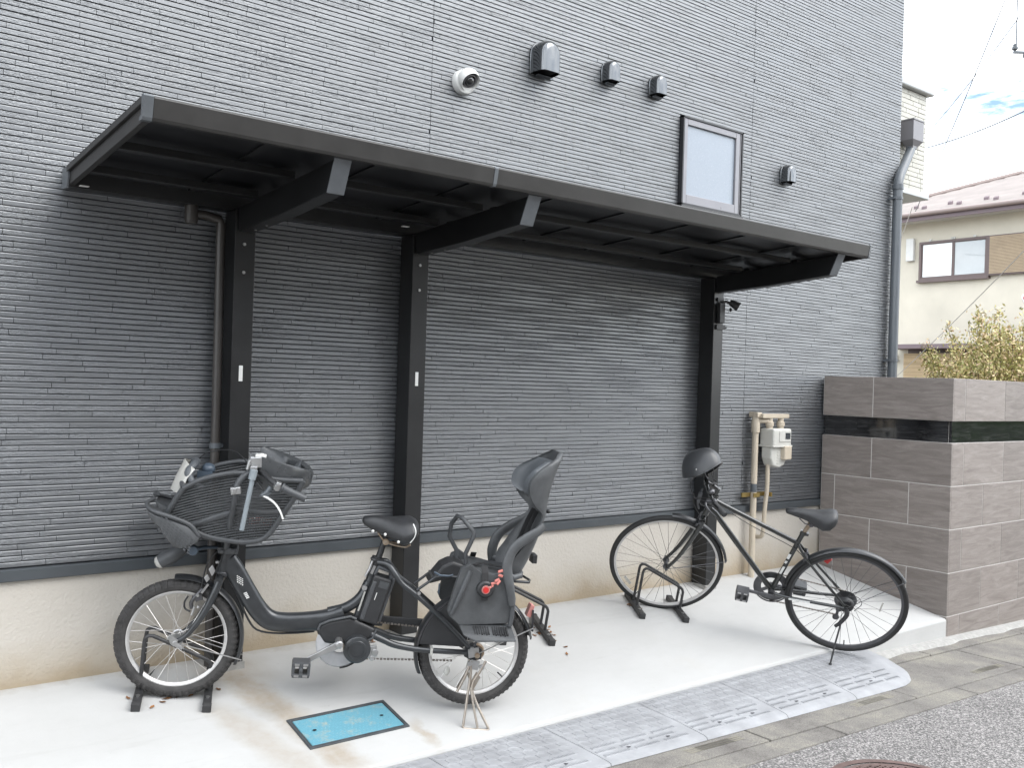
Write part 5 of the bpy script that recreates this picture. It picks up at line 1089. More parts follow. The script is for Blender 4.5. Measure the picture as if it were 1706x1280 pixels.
E(b, 'red_tag', 'coral', rs, bevel=.003)
E(MB().tube(QP([(1.212, .365, .05), (1.196, .445, .048), (1.226, .530, .050), (1.222, .548, .050), (1.172, .600, .028), (1.155, .602, -.02), (1.136, .560, -.05), (1.134, .500, -.055), (1.172, .440, -.050), (1.176, .38, -.05)]), .0105, 10), 'hand_loop', 'plastic_grey', rs, smooth=70)
b = MB(); b.tube(QP([(1.51, .66, .03), (1.485, .60, .032), (1.46, .52, .035), (1.43, .43, .06), (1.42, .395, .08)]), .012, 6, flat=.2, flatdir=(0, 1, .3), smooth=2); b.tube(QP([(1.51, .66, -.03), (1.485, .60, -.032), (1.46, .52, -.035), (1.43, .43, -.06)]), .012, 6, flat=.2, flatdir=(0, 1, .3), smooth=2); b.tube(QP([(1.24, .40, .06), (1.28, .405, .03), (1.33, .40, .05), (1.40, .40, .09)]), .013, 6, flat=.25, flatdir=(0, 0, 1), smooth=2); E(b, 'harness', 'strap', rs)
b = MB(); b.obox(Q(1.525, .435, 0), (.012, 0, 0), (0, .03, 0), (0, 0, .02)); b.ball(Q(1.555, .665, .06), (.012, .012, .01), 8, 5); E(b, 'shell_fixing', 'plastic_black', rs, bevel=.004)

# ------------------------------------------------------------------ plain black bicycle
RR = .346; WB2 = 1.063
RM = bike_matrix((-2.125, -.367, .261), R_(-51.15), R_(22.67), R_(-8.61), RR)
kb = thing('black_bicycle', 'slim black city bicycle leaning on its kickstand near the tiled wall', 'bicycle', M=RM)
def K(s, h, o=0.): return (s, -o, h+RR)
def KP(pts, o=0.): return [K(p[0], p[1], p[2] if len(p) > 2 else o) for p in pts]
def B(b, name, m, parent=None, tf=ident, **k): return xf(b, tf).build(name, m, parent or kb, **k)
HA, HB = K(.170, .365), K(.212, .520)
sf = steer_fn(HA, HB, R_(9))
wheel(kb, 'front_wheel', 0, RR, .0165, 'tyre_black', 'rim_silver', 'spoke_dark', 32, flange=.02, hw=.035, rimw=.0095, rimd=.013, tf=sf, hubr=.012, m_hub='alloy_dark')
wheel(kb, 'rear_wheel', WB2, RR, .0165, 'tyre_black', 'alloy_dark', 'spoke_dark', 32, flange=.026, hw=.035, rimw=.0095, rimd=.013, hubr=.016, m_hub='alloy_dark', seed=2)
for sd in (1, -1): B(MB().tube(KP([(.168, .362, .034*sd), (.130, .255, .044*sd), (.075, .125, .050*sd), (.035, .05, .052*sd), (.0, .0, .052*sd)]), [.0155, .0145, .0125, .0105, .0095], 10, smooth=3), 'fork_blade', 'frame_black', tf=sf, smooth=60)
b = MB(); b.tube(KP([(.168, .362, -.04), (.170, .372, 0), (.168, .362, .04)]), .0165, 10); b.cyl(K(.17, .36), K(.185, .42), .015, 10); B(b, 'fork_crown', 'frame_black', tf=sf, smooth=50)
b = MB(); b.cyl(K(0, 0, .05), K(0, 0, .068), .0095, 10); b.cyl(K(0, 0, -.05), K(0, 0, -.068), .0095, 10); B(b, 'axle_nut', 'alloy_dark', tf=sf, smooth=40)
b = MB(); arc_fender(b, 0, RR, .362, 12, 92, .022, th=.002); f1 = B(b, 'front_mudguard', 'fender_black', tf=sf, smooth=50)
b = MB(); b.tube(KP([(.352, .085, .024), (.0, 0, .06)]), .002, 5); b.tube(KP([(.352, .085, -.024), (.0, 0, -.06)]), .002, 5); B(b, 'mudguard_stay', 'alloy_dark', f1, tf=sf)
b = MB(); b.tube(KP([(.165, .375, .028), (.155, .345, .040), (.140, .318, .030)]), .007, 8); b.tube(KP([(.165, .375, -.028), (.155, .345, -.040), (.140, .318, -.030)]), .007, 8); b.cyl(K(.148, .372, .0), K(.148, .372, .04), .008, 8); b.obox(K(.150, .318, .03), (.02, 0, -.012), (0, .006, 0), (.004, 0, .006)); b.cyl(K(.150, .352, .03), K(.150, .352, .052), .0085, 10); B(b, 'brake_caliper', 'alloy_dark', tf=sf, smooth=50)
b = MB(); b.cyl(K(.176, .388), K(.213, .525), .0185, 14); b.lathe([(.019, 0), (.022, .003), (.022, .012), (.019, .015)], K(.211, .516), np.array(HB)-np.array(HA), 14); B(b, 'head_tube', 'frame_black', smooth=45)
B(MB().tube(KP([(.213, .497), (.262, .478), (.715, .328), (.725, .325)]), .0135, 12), 'top_tube', 'frame_black', smooth=50)
B(MB().tube(KP([(.198, .432), (.230, .412), (.62, -.01), (.640, -.03)]), .0165, 12), 'down_tube', 'frame_black', smooth=50)
st_ = B(MB().tube(KP([(.640, -.035), (.742, .405)]), .0145, 12), 'seat_tube', 'frame_black', smooth=50)
b = MB(); b.obox(K(.692, .232, .0148), (.004, 0, .017), (0, .001, 0), (.0075, 0, -.002)); b.obox(K(.683, .19, .0148), (.003, 0, .008), (0, .001, 0), (.006, 0, -.002)); b.obox(K(.672, .13, .0148), (.007, 0, .026), (0, .001, 0), (.0065, 0, -.0015)); b.build('decal', 'white_plastic', st_)
b = MB(); b.cyl(K(.738, .385), K(.772, .490), .0128, 12); B(b, 'seat_post', 'rust', smooth=50)
b = MB(); b.cyl(K(.739, .39), K(.744, .412), .0185, 12); b.obox(K(.762, .398, .0), (.010, 0, 0), (0, .012, 0), (0, 0, .008)); B(b, 'seat_clamp', 'frame_black', smooth=40)
for sd in (1, -1):
    B(MB().tube(KP([(.728, .322, .012*sd), (.76, .285, .030*sd), (.82, .222, .042*sd), (WB2-.01, .01, .062*sd)]), [.009, .0085, .008, .0085], 10, smooth=3), 'seat_stay', 'frame_black', smooth=60)
    B(MB().tube(KP([(.645, -.035, .018*sd), (.72, -.032, .036*sd), (.90, -.018, .050*sd), (WB2-.01, -.002, .062*sd)]), [.0105, .010, .0095, .009], 10, smooth=3), 'chain_stay', 'frame_black', smooth=60)
    b = MB(); b.prism([(WB2-.035, -.02), (WB2-.02, .025), (WB2+.015, .02), (WB2+.018, -.02)], lambda p, t: K(p[0], p[1], t), sd*.056, sd*.064); B(b, 'dropout', 'frame_black', bevel=.002)
b = MB(); b.obox(K(.80, -.022, .062), (.06, 0, .003), (0, .0015, 0), (0, 0, .005)); b.build('frame_sticker', 'sticker', kb)
b = MB(); arc_fender(b, WB2, RR, .363, 38, 176, .023, n=36, th=.002); f2 = B(b, 'rear_mudguard', 'fender_black', smooth=50)
b = MB(); b.tube(KP([(WB2+.28, .232, .026), (WB2, 0, .064)]), .0022, 5); b.tube(KP([(WB2+.28, .232, -.026), (WB2, 0, -.064)]), .0022, 5); b.tube(KP([(WB2+.26, .255, .026), (WB2+.26, .255, -.026)]), .0022, 5); B(b, 'mudguard_stay', 'alloy_dark', f2)
b = MB(); b.tube(KP([(.775, .285, .02), (.79, .262, .038), (.775, .235, .032)]), .007, 8); b.tube(KP([(.775, .285, -.02), (.79, .262, -.038), (.775, .235, -.032)]), .007, 8); b.cyl(K(.785, .29, -.01), K(.785, .29, .03), .007, 8); B(b, 'brake_caliper', 'alloy_dark', smooth=50)
b = MB(); b.obox(K(.917, .225, -.05), (.012, 0, -.006), (0, .008, 0), (.010, 0, .018)); B(b, 'rear_reflector', 'red_plastic', bevel=.003)
# drive train (far side) and near crank
b = MB(); b.lathe([(.062, -.002), (.098, -.002), (.1005, 0), (.098, .002), (.062, .002), (.062, -.002)], K(.640, -.035, -.045), (0, 1, 0), 44)
for k in range(5): a = 2*math.pi*k/5; b.obox(K(.640+.04*math.cos(a), -.035+.04*math.sin(a), -.045), (.032*math.cos(a), 0, .032*math.sin(a)), (0, .003, 0), (-.010*math.sin(a), 0, .010*math.cos(a)))
b.lathe([(.099, -.010), (.107, -.010), (.107, -.006), (.099, -.006)], K(.640, -.035, -.045), (0, 1, 0), 44)
b.cyl(K(.640, -.035, -.06), K(.640, -.035, .045), .020, 16); B(b, 'chainring', 'alloy_dark', smooth=35)
b = MB(); d2 = np.array((-.163, .010)); d2 /= np.linalg.norm(d2); n2 = np.array((-d2[1], d2[0]))
b.loft([[K(.640+d2[0]*t+n2[0]*w*n_, -.035+d2[1]*t+n2[1]*w*n_, .058+.010*t/.17+o_) for n_, o_ in ((-1, -.006), (1, -.006), (1, .006), (-1, .006))] for t, w in ((-.014, .012), (.03, .012), (.10, .009), (.165, .0105), (.176, .006))]); B(b, 'crank', 'alloy_dark', smooth=35, bevel=.002)
b = MB(); b.loft([[K(.640-d2[0]*t+n2[0]*w*n_, -.035-d2[1]*t+n2[1]*w*n_, -.066-.010*t/.17+o_) for n_, o_ in ((-1, -.006), (1, -.006), (1, .006), (-1, .006))] for t, w in ((-.014, .012), (.10, .009), (.17, .0105))]); B(b, 'crank', 'alloy_dark', smooth=35)
pd = B(pedal(K, .472, -.025, .075), 'pedal', 'alloy_dark', bevel=.003); B(pedal_marks(K, .472, -.025, .075), 'pedal_reflectors', 'alloy', pd, kind='stuff'); B(pedal(K, .808, -.045, -.15), 'pedal', 'plastic_grey', bevel=.003)
b = MB()
for (a, c_) in (((.645, .064), (1.055, .045)), ((.650, -.135), (1.035, -.130))):
    n_ = 46
    for k in range(n_):
        t = k/(n_-1); b.obox(K(a[0]+(c_[0]-a[0])*t, a[1]+(c_[1]-a[1])*t, -.045), (.0042, 0, 0), (0, .003, 0), (0, 0, .0036 if k % 2 else .0026))
B(b, 'chain', 'chain')
b = MB()
for k in range(7): b.lathe([(.015, 0), (.030+.0045*k, 0), (.030+.0045*k, .0022), (.015, .0022)], K(WB2, 0, -.052+.0045*k), (0, -1, 0), 26)
b.lathe([(0, 0), (.062, 0), (.064, .002)], K(WB2, 0, -.021), (0, -1, 0), 30); B(b, 'sprockets', 'alloy_dark', smooth=30)
b = MB(); b.cyl(K(WB2, 0, .058), K(WB2, 0, .078), .011, 10); b.lathe([(0, .02), (.036, .02), (.044, .012), (.046, 0), (.046, -.008)], K(WB2, 0, .028), (0, -1, 0), 30); B(b, 'rear_brake_drum', 'plastic_black', smooth=40)
b = MB(); b.tube(KP([(WB2-.005, -.02, -.06), (WB2-.018, -.055, -.058), (WB2-.022, -.085, -.05)]), .009, 8); b.cyl(K(WB2-.02, -.085, -.05), K(WB2-.02, -.085, -.038), .019, 14); b.cyl(K(WB2-.026, -.145, -.05), K(WB2-.026, -.145, -.038), .019, 14); b.obox(K(WB2-.023, -.115, -.046), (.008, 0, 0), (0, .004, 0), (0, 0, .03)); B(b, 'derailleur', 'alloy_dark', smooth=40)
b = MB(); b.tube(KP([(WB2, .0, .075), (WB2+.01, -.03, .085), (WB2-.015, -.085, .095), (WB2-.04, -.115, .10)]), [.013, .014, .012, .010], 8, smooth=3); b.tube(KP([(WB2-.012, -.075, .095), (1.038, -.180, .165), (1.026, -.284, .251)]), .0052, 8); b.cyl(K(1.027, -.272, .243), K(1.025, -.292, .257), .009, 8); B(b, 'kickstand', 'plastic_black', smooth=50)
b = MB(); b.tube(KP([(.23, .49, .03), (.45, .385, .016), (.70, .30, .016), (.80, .24, .05), (1.02, .06, .07), (1.07, .06, .07), (1.09, .02, .068)]), .0022, 5, smooth=4); b.tube(KP([(1.02, .06, .06), (1.10, .09, .06), (1.14, .05, .06), (1.11, -.01, .06)]), .002, 5, smooth=4); B(b, 'brake_cable', 'plastic_black', smooth=60)
b = MB(); b.box(.928, .933, -.008, .008, RR+.12, RR+.19) if False else None
b.obox(K(1.26, .02, 0), (.004, 0, .0), (0, .004, 0), (.003, 0, .032)); B(b, 'spoke_reflector', 'clear_plastic')
b = MB(); b.obox(K(-.215, -.165, 0), (.02, 0, -.024), (0, .004, 0), (.006, 0, .005)); B(b, 'spoke_reflector', 'clear_plastic', tf=sf)
B(saddle([(.618, .010, .533, .520), (.626, .022, .540, .512), (.68, .026, .549, .503), (.74, .032, .556, .494), (.79, .050, .562, .474), (.835, .074, .570, .463), (.870, .080, .580, .478), (.893, .068, .578, .508), (.903, .045, .566, .526)], K), 'saddle', 'leather', smooth=60)
b = MB(); b.tube(KP([(.70, .50, .02), (.735, .475, .022), (.82, .468, .024)]), .0035, 6); b.tube(KP([(.70, .50, -.02), (.735, .475, -.022), (.82, .468, -.024)]), .0035, 6); b.cyl(K(.772, .474, -.028), K(.772, .474, .028), .013, 10); B(b, 'saddle_rails', 'alloy_dark', smooth=50)
# stem, bar
b = MB(); b.cyl(K(.21, .515), K(.226, .578), .0135, 12); b.tube(KP([(.224, .568), (.175, .600), (.155, .606)]), .0135, 10); b.cyl(K(.154, .606, -.022), K(.154, .606, .022), .0185, 14); B(b, 'stem', 'frame_black', tf=sf, smooth=45)
hb2 = B(MB().tube(KP([(.235, .588, .285), (.185, .600, .215), (.165, .604, .13), (.154, .606, .05), (.154, .606, -.05), (.165, .604, -.13), (.185, .600, -.215), (.235, .588, -.285)]), .0112, 10, smooth=3), 'handlebar', 'frame_black', tf=sf, smooth=60)
for sd in (1, -1):
    B(MB().tube(KP([(.188, .599, .210*sd), (.240, .586, .290*sd)]), [.0155, .0165], 12), 'grip', 'rubber', hb2, tf=sf, smooth=50)
    b = MB(); b.cyl(K(.180, .600, .178*sd), K(.188, .598, .205*sd), .0175, 12); b.obox(K(.158, .596, .185*sd), (.018, 0, .002), (0, .012, 0), (0, 0, .010)); B(b, 'lever_bracket', 'alloy_dark', hb2, tf=sf, bevel=.003)
    b = MB(); b.tube(KP([(.142, .592, .185*sd), (.140, .580, .21*sd), (.165, .568, .25*sd), (.195, .562, .285*sd)]), [.007, .0075, .006, .0055], 8, smooth=3); B(b, 'brake_lever', 'alloy_dark', hb2, tf=sf, smooth=60)
b = MB(); b.ball(K(.168, .632, .135), (.021, .021, .016), 14, 8); b.cyl(K(.168, .60, .135), K(.168, .625, .135), .008, 8); B(b, 'bell', 'alloy_dark', hb2, tf=sf, smooth=60)
b = MB(); b.lathe([(0, 0), (.018, 0), (.022, .02), (.024, .07), (.02, .075), (0, .075)], K(.145, .64, -.06), (-1, 0, -.1), 16); b.obox(K(.15, .612, -.06), (.012, 0, 0), (0, .010, 0), (0, 0, .012)); B(b, 'front_light', 'plastic_black', hb2, tf=sf, smooth=45)
b = MB(); b.tube(KP([(.14, .59, .18), (.085, .55, .10), (.10, .47, .05), (.14, .40, .03)]), .0024, 5, smooth=4); b.tube(KP([(.14, .59, -.18), (.07, .54, -.08), (.12, .46, -.02), (.20, .46, .02)]), .0024, 5, smooth=4); b.tube(KP([(.16, .59, .14), (.10, .52, .05), (.16, .46, .03), (.24, .47, .02)]), .0024, 5, smooth=4); B(b, 'control_cables', 'plastic_black', hb2, tf=sf, smooth=60)
b = MB(); b.tube(KP([(.13, .58, .03), (.115, .50, .035), (.13, .44, .03)]), .006, 6, smooth=3); b.obox(K(.120, .53, .045), (.010, 0, 0), (0, .010, 0), (.003, 0, .03)); B(b, 'wire_lock', 'plastic_grey', hb2, tf=sf, smooth=50)
# helmet hung on the bar
ang = R_(28.6); fx = np.array(K(math.cos(ang), math.sin(ang)))-np.array(K(0, 0)); ux = np.array(K(-math.sin(ang), math.cos(ang)))-np.array(K(0, 0)); sx2 = np.array((0, -1., 0))
_u = ux*math.cos(R_(27))-sx2*math.sin(R_(27)); sx2 = sx2*math.cos(R_(27))+ux*math.sin(R_(27)); ux = _u
hc = np.array(K(.118, .684, .0)); RM4 = RM
hl_loc = RM4 @ Vector(hc)
hm = thing('helmet', 'matt dark grey cycling helmet hung on the handlebar of the black bicycle', 'helmet', M=RM4 @ Matrix.Translation(hc))
def hsurf(k, sc, cut):
    rings = []; n = 40
    for i in range(13):
        ph = (i/12)*math.pi/2
        ring = []
        for j in range(n):
            th = 2*math.pi*j/n; ct, s_ = math.cos(th), math.sin(th)
            edge = -.022+cut*(.012*math.cos(2*th)+.016*math.cos(th))     # brim dips over ears, rises at brow
            r = math.cos(ph); a = (.128 if ct < 0 else .118)*sc; bb = .088*sc
            z = edge*(1-math.sin(ph))+(.118*sc)*math.sin(ph)
            e = r**.72
            ring.append(fx*(a*e*ct)+sx2*(bb*e*s_)+ux*z)
        rings.append(ring)
    return rings
ro = hsurf(0, 1.0, 1); rin = hsurf(0, .90, 1)
b = MB(); n = 40; V = [p for r in ro for p in r]+[p for r in rin for p in r]; F = []
for i in range(12):
    for j in range(n): F.append((i*n+j, i*n+(j+1) % n, (i+1)*n+(j+1) % n, (i+1)*n+j))
o_ = 13*n
for i in range(12):
    for j in range(n): F.append((o_+i*n+j, o_+(i+1)*n+j, o_+(i+1)*n+(j+1) % n, o_+i*n+(j+1) % n))
for j in range(n): F.append((j, o_+j, o_+(j+1) % n, (j+1) % n))
b.add(V, F); b.build('helmet_shell', 'helmet', hm, smooth=60)
b = MB(); b.ball(fx*-.020+sx2*.0865+ux*.0, .0055, 10, 6); b.build('rivet', 'alloy', hm, smooth=60)
b = MB(); b.tube([fx*.02+sx2*.085+ux*-.02, fx*.03+sx2*.07+ux*-.07, fx*.05+sx2*.03+ux*-.10, fx*.05+sx2*-.03+ux*-.10, fx*.03+sx2*-.07+ux*-.07, fx*.02+sx2*-.085+ux*-.02], .009, 6, flat=.25, flatdir=tuple(fx), smooth=3); b.tube([fx*.075+sx2*.07+ux*-.02, fx*.05+sx2*.05+ux*-.09], .008, 6, flat=.3); b.build('chin_strap', 'strap', hm)
b = MB(); b.tube([fx*(-.105*math.cos(a))+sx2*(.075*math.sin(a))+ux*(.03+.06*abs(math.cos(a))*0) for a in np.linspace(-.9, .9, 9)], .004, 5); b.build('liner_band', 'strap', hm)
# ================================================================== NEIGHBOUR HOUSE (east of the plot)
NX = 15.2
nh = thing('neighbour_house', 'cream rendered two-storey house with pale pink hipped roof behind the garden', 'building', (NX+3.5, 6, -.9))
W_ = dict(world=True)
nw = MB().box(NX, NX+8, -4.5, 9.9, -1.2, 5.62).build('wall', 'house_beige', nh, **W_)
ex0, ez = NX-.55, 5.60; apex = (NX+3.1, 6.62, 7.02); apex2 = (NX+3.1, -1.2, 7.02); ya, yb = -5.05, 10.35; ex1 = NX+8.5
b = MB(); b.add([(ex0, ya, ez), (ex0, yb, ez), (ex1, yb, ez), (ex1, ya, ez), apex, apex2], [(0, 5, 4, 1), (1, 4, 2), (2, 4, 5, 3), (3, 5, 0), (0, 1, 2, 3)])
rfo = b.build('roof', 'roof_pink', nh, **W_)
# courses of roof tiles on the visible slope
A = np.array((ex0, ya, ez)); Bq = np.array((ex0, yb, ez)); up_ = np.array((apex[0]-ex0, 0, apex[2]-ez)); Ls = np.linalg.norm(up_); un = up_/Ls; nr = np.cross((0, -1., 0), un); nr = nr if nr[2] > 0 else -nr
nc = 15
for i in range(nc):
    t0, t1 = i/nc, (i+1)/nc; yl = ya+(apex2[1]-ya)*t1; yh = yb+(apex[1]-yb)*t1
    b = MB(); c_ = A+up_*((t0+t1)/2)
    b.obox((c_[0], (max(yl, 1.0)+yh)/2, c_[2]+.012), un*(Ls/nc/2*1.02)+nr*.006, (0, (yh-max(yl, 1.0))/2, 0), nr*.008); b.build('roof_course', 'roof_pink', rfo)
b = MB(); b.tube([(apex[0], apex[1], apex[2]+.03), (ex0, yb, ez+.03)], .07, 8); b.tube([apex, apex2], .08, 8); b.build('ridge', 'gutter_pink', rfo)
for i in range(9):
    y = 5.2+i*.42+(.12 if i % 2 else 0); t_ = .12 if i % 2 else .17; q = A+up_*t_; MB().obox((q[0], y, q[2]+.05), (.03, 0, .02), (0, .05, 0), (0, 0, .04)).build('snow_guard', 'eave_brown', rfo)
MB().box(ex0-.02, ex0+.03, ya, yb, ez-.16, ez-.005).build('fascia', 'eave_brown', nh, **W_)
b = MB(); b.tube([(ex0-.07, ya, ez-.015), (ex0-.07, yb, ez-.015)], .055, 8); b.build('eave_gutter', 'gutter_pink', nh, smooth=50, **W_)
MB().box(ex0+.031, NX-.001, ya, yb, ez-.12, ez-.06).build('soffit', 'soffit', nh, **W_)
def nwin(y0, y1, z0, z1, panes):
    f = MB(); t = .055
    for a in ((y0, y1, z1-t, z1), (y0, y1, z0, z0+t), (y0, y0+t, z0+t, z1-t), (y1-t, y1, z0+t, z1-t)): f.box(NX-.075, NX-.002, *a)
    f.box(NX-.12, NX-.002, y0-.03, y1+.03, z0-.06, z0-.002)
    w = f.build('window', 'sash_brown', nh, **W_); n = len(panes); d = (y1-y0-2*t)/n
    for i, m in enumerate(panes):
        a = y0+t+i*d; MB().box(NX-.032-.014*i, NX-.02-.014*i, a+.03, a+d-.03, z0+t+.02, z1-t-.02).build('pane', m, w)
        s = MB(); 
        for q in ((a, a+.03, z0+t, z1-t), (a+d-.03, a+d, z0+t, z1-t), (a+.03, a+d-.03, z0+t, z0+t+.02), (a+.03, a+d-.03, z1-t-.02, z1-t)): s.box(NX-.05-.004*i, NX-.018, *q)
        s.build('sash', 'sash_brown', w)
    return w
nwin(5.895, 7.535, 4.095, 5.01, ['glass', 'curtain_glass'])
sh = MB().box(NX-.11, NX-.002, 4.20, 5.89, 4.10, 5.0).build('shutter_box', 'sash_brown', nh, **W_)
for i in range(26): z = 4.135+i*.0325; MB().obox((NX-.118, 5.045, z+.014), (.010, 0, .006), (0, .80, 0), (0, 0, .011)).build('slat', 'shutter_tan', sh)
b = MB()
for y in (7.25, 6.72, 6.68, 6.2): b.obox((NX-.09, y, 5.03), (.02, 0, 0), (0, .03, 0), (0, 0, .025))
b.build('hooks', 'meter_white', nh, **W_)
MB().box(NX-.10, NX-.002, 7.67, 7.86, 4.58, 5.12).build('vent_box', 'white_plastic', nh, bevel=.01, **W_)
MB().box(NX-.62, NX-.002, 4.0, 7.98, 2.44, 2.54).build('awning', 'eave_brown', nh, **W_)
MB().box(NX-.03, NX-.002, 4.2, 7.76, 1.0, 2.44).build('ground_window', 'sash_brown', nh, **W_)
for i in range(30):
    pass
bl = MB().box(NX-.25, NX-.245, 5.3, 7.74, .6, 2.34).build('reed_blind', 'bamboo', nh, **W_)
for i in range(58):
    z = .62+i*.03; MB().cyl((NX-.256, 5.3, z), (NX-.256, 7.74, z), .010, 5).build('reed', 'bamboo', bl)
b = MB(); b.box(NX-.12, NX-.03, 8.0, 8.14, 2.16, 2.20); b.box(NX-.08, NX-.03, 8.05, 8.1, 2.20, 2.34); b.build('wall_lamp', 'white_plastic', nh, **W_)
MB().tube([(NX-.05, 8.45, 2.1), (NX-.05, 7.95, 1.5)], .03, 6).build('stair_rail', 'white_plastic', nh, **W_)
# ================================================================== shrub in the garden
def leaf_cloud(n, cen, rad, size, seed, shape=None, rise=.5):
    g = np.random.default_rng(seed); V = []; F = []
    while len(F) < n:
        p = g.normal(size=3); p /= np.linalg.norm(p); p *= g.uniform(.25, 1)**.5; q = cen+p*rad
        if shape and not shape(p, g): continue
        u = g.normal(size=3); u[2] += rise; u /= np.linalg.norm(u); w = np.cross(u, g.normal(size=3)); w /= np.linalg.norm(w); s = size*g.uniform(.6, 1.4); k = len(V)
        V += [q-u*s, q+w*s*.42, q+u*s, q-w*s*.42]; F.append((k, k+1, k+2, k+3))
    return V, F
sh = thing('garden_shrub', 'yellow-green twiggy garden shrub above the tiled wall', 'shrub', (2.9, -.15, -.45))
tw = MB(); g = np.random.default_rng(4); base = np.array((2.86, -.15, -.4)); LC = []
for i in range(240):
    a = g.uniform(0, 2*math.pi); sp_ = g.uniform(.03, 1)**.55*1.02; ht = g.uniform(1.85, 2.66)-.52*sp_**1.6
    tip = base+np.array((sp_*math.cos(a), sp_*math.sin(a), ht)); mid = base+np.array((sp_*.5*math.cos(a), sp_*.5*math.sin(a), ht*.55)); P = spline([base+np.array((g.uniform(-.1, .1), g.uniform(-.1, .1), 0)), mid, tip], 7)
    tw.tube(P, [.012, .006, .002], 4)
    t_ = g.uniform(.25, 1, 620)**.8*(len(P)-1); k_ = np.minimum(t_.astype(int), len(P)-2); f_ = (t_-k_)[:, None]
    LC.append(P[k_]*(1-f_)+P[k_+1]*f_+g.normal(size=(620, 3))*np.array((.065, .065, .06))*(1.25-.75*(t_/(len(P)-1)))[:, None])
LC = np.concatenate(LC); n = len(LC); u = g.normal(size=(n, 3))*.8; u[:, 2] += .8; u /= np.linalg.norm(u, axis=1)[:, None]; w = np.cross(u, g.normal(size=(n, 3))); w /= np.linalg.norm(w, axis=1)[:, None]; s_ = (.017*g.uniform(.6, 1.35, n))[:, None]
V = np.stack((LC-u*s_, LC+w*s_*.48, LC+u*s_, LC-w*s_*.48), 1).reshape(-1, 3); F = np.arange(4*n).reshape(-1, 4)
tw.build('branches', 'bark', sh, world=True)
me = bpy.data.meshes.new('leaves'); me.from_pydata(V.tolist(), [], F.tolist()); me.materials.append(MATS['shrub_leaf']); o = bpy.data.objects.new('leaves', me); C.objects.link(o); o.parent = sh; o.matrix_parent_inverse = INV[sh.name]; o['kind'] = 'stuff'
# hedge across the road, seen in the black tile band
hg = thing('hedge', 'clipped green hedge across the road, seen reflected in the black tile band', 'hedge', (18, -8.4, roadz(18)))
V, F = leaf_cloud(12000, np.array((18.0, -8.4, .15)), np.array((13.0, .8, 1.35)), .11, 9)
me = bpy.data.meshes.new('leaves'); me.from_pydata([tuple(p) for p in V], [], F); me.materials.append(MATS['hedge_leaf']); o = bpy.data.objects.new('leaves', me); C.objects.link(o); o.parent = hg; o.matrix_parent_inverse = INV[hg.name]; o['kind'] = 'stuff'
b = MB(); b.box(7, 29, -8.6, -8.3, -1.6, .8); b.build('hedge_core', 'hedge_leaf', hg, world=True)
# house across the road, behind the photographer (seen only as reflections)
oh = thing('opposite_house', 'plain grey-brown house across the road behind the photographer', 'building', (-3, -13, roadz(-3)))
MB().box(-14, 6, -17, -11.5, -1.5, 5.4).build('wall', 'opp_wall', oh, world=True)
MB().prism([(-17.6, 5.4), (-10.9, 5.4), (-14.2, 7.2)], lambda p_, t: (t, p_[0], p_[1]), -14.6, 6.6).build('roof', 'opp_roof', oh, world=True)
for x in (-12, -8.6, -4.8, -1.2, 2.8):
    for z in (.7, 3.4): MB().box(x, x+1.6, -11.5, -11.44, z, z+1.1).build('window', 'glass', oh, world=True)
# ================================================================== stop sign at the right edge
def along(u, v, dist):
    d = _F+(u-853)/FPX*_R2-(v-640)/FPX*_U2; return CAM+d*dist
c0 = along(1697, 489, 11.0); e1 = _X.copy()
sg = thing('stop_sign', 'red triangular road sign with white border, just its corner at the right edge', 'sign', (c0[0]+e1[0]*.40, c0[1]+e1[1]*.40, -.9))
def tri(r, off):
    pts = []; L_ = .80; base_ = [np.array((0, 0)), np.array((L_, 0)), np.array((L_/2, -L_*.866))]; cen = sum(base_)/3
    for i in range(3):
        p = base_[i]; p = cen+(p-cen)*off
        a0 = {0: 90, 1: -30, 2: -150}[i]
        d = (cen-p)/np.linalg.norm(cen-p); cc = p+d*r*2
        for k in range(7):
            a = math.atan2(-d[1], -d[0])+R_(60)-R_(120)*k/6; pts.append(cc+r*np.array((math.cos(a), math.sin(a))))
    return pts
n3 = np.array((-e1[1], e1[0], 0)); n3 = -n3 if n3@_F > 0 else n3
def SG(p, t): return c0+e1*p[0]+np.array((0, 0, 1.))*p[1]+n3*t
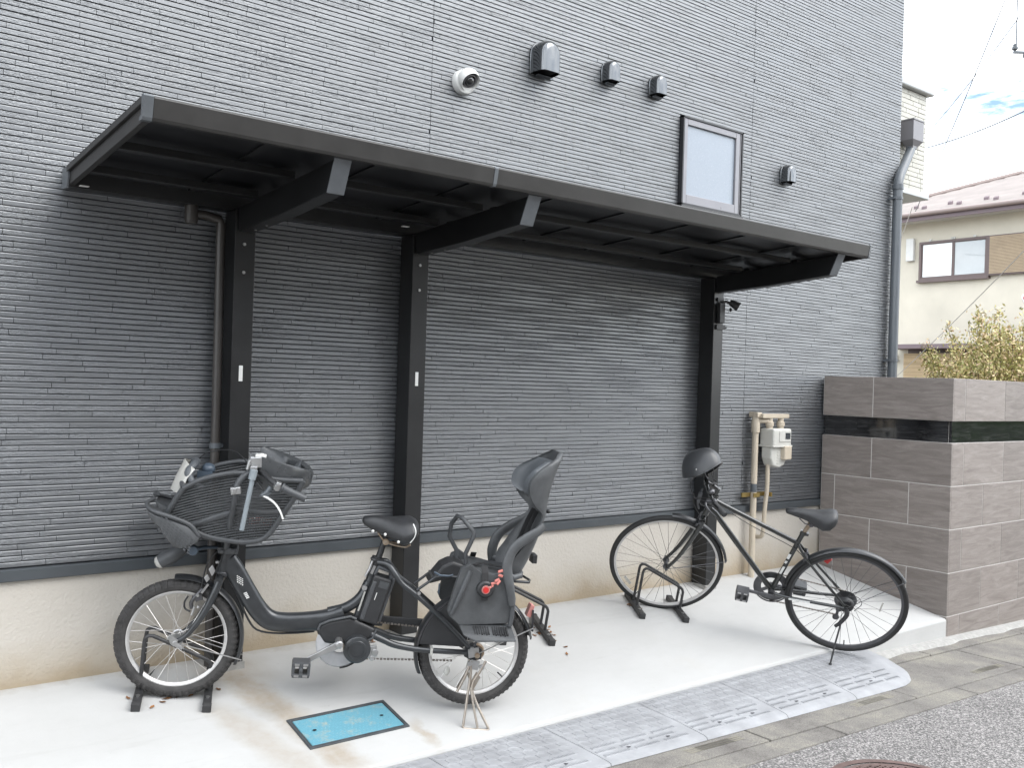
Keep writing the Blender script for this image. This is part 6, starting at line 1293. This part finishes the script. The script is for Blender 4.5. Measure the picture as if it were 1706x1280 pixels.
pl_ = MB().prism(tri(.045, 1.0), SG, 0, .012).build('plate', 'sign_white', sg, world=True)
MB().prism(tri(.035, .94), SG, .0125, .014).build('red_field', 'sign_red', pl_)
q = c0+e1*.40-n3*.04; MB().cyl((q[0], q[1], -1.2), (q[0], q[1], c0[2]+.1), .035, 12).build('pole', 'pipe_grey', sg, world=True, smooth=50)
# ================================================================== overhead wires
def wire(p, q, sag, r, m, label):
    P = [p+(q-p)*t+np.array((0, 0, -sag*4*t*(1-t))) for t in np.linspace(0, 1, 22)]; o = MB().tube(P, r, 5).build('overhead_wire', m); tag(o, label, 'wire', 'overhead wires')
wire(along(1440, 262, 24), along(1760, 158, 17), .25, .014, 'wire_pale', 'thick dark overhead cable crossing the sky from the pale balcony to the right edge')
wire(along(1525, 352, 20), along(1690, -40, 13), .1, .009, 'wire_pale', 'steep thin overhead wire running from the neighbour eave to the top edge')
wire(along(1545, 222, 22), along(1760, -60, 14), .1, .009, 'wire_pale', 'slanting thin overhead wire crossing the steep one high in the sky')
wire(along(1500, 400, 21.5), along(1520, 345, 18), .02, .009, 'wire_stay', 'short pale wire hanging from the neighbour eave beside the downpipe')
wire(along(1480, 640, 17), along(1780, 340, 11), .05, .006, 'wire_stay', 'pale stay wire slanting across the cream house in front of its window')
ins = thing('pole_insulator', 'grey insulator bracket hanging on a wire at the top right corner', 'insulator', tuple(along(1698, 84, 16)))
p0 = along(1698, 84, 16)
b = MB(); b.tube([along(1696, -30, 16), along(1693, 78, 16)], .012, 6); b.build('hanger', 'wire_pale', ins, world=True)
b = MB(); b.lathe([(0, .06), (.035, .055), (.03, .02), (.05, .01), (.05, -.03), (.02, -.05), (0, -.05)], along(1691, 79, 16), (0, 0, 1), 10); b.obox(along(1700, 87, 16), e1*.12, (0, 0, .02), n3*.02); b.lathe([(0, .05), (.03, .04), (.045, 0), (.03, -.04), (0, -.05)], along(1708, 92, 16), (0, 0, 1), 10); b.build('insulator_body', 'pipe_grey', ins, world=True, smooth=50)
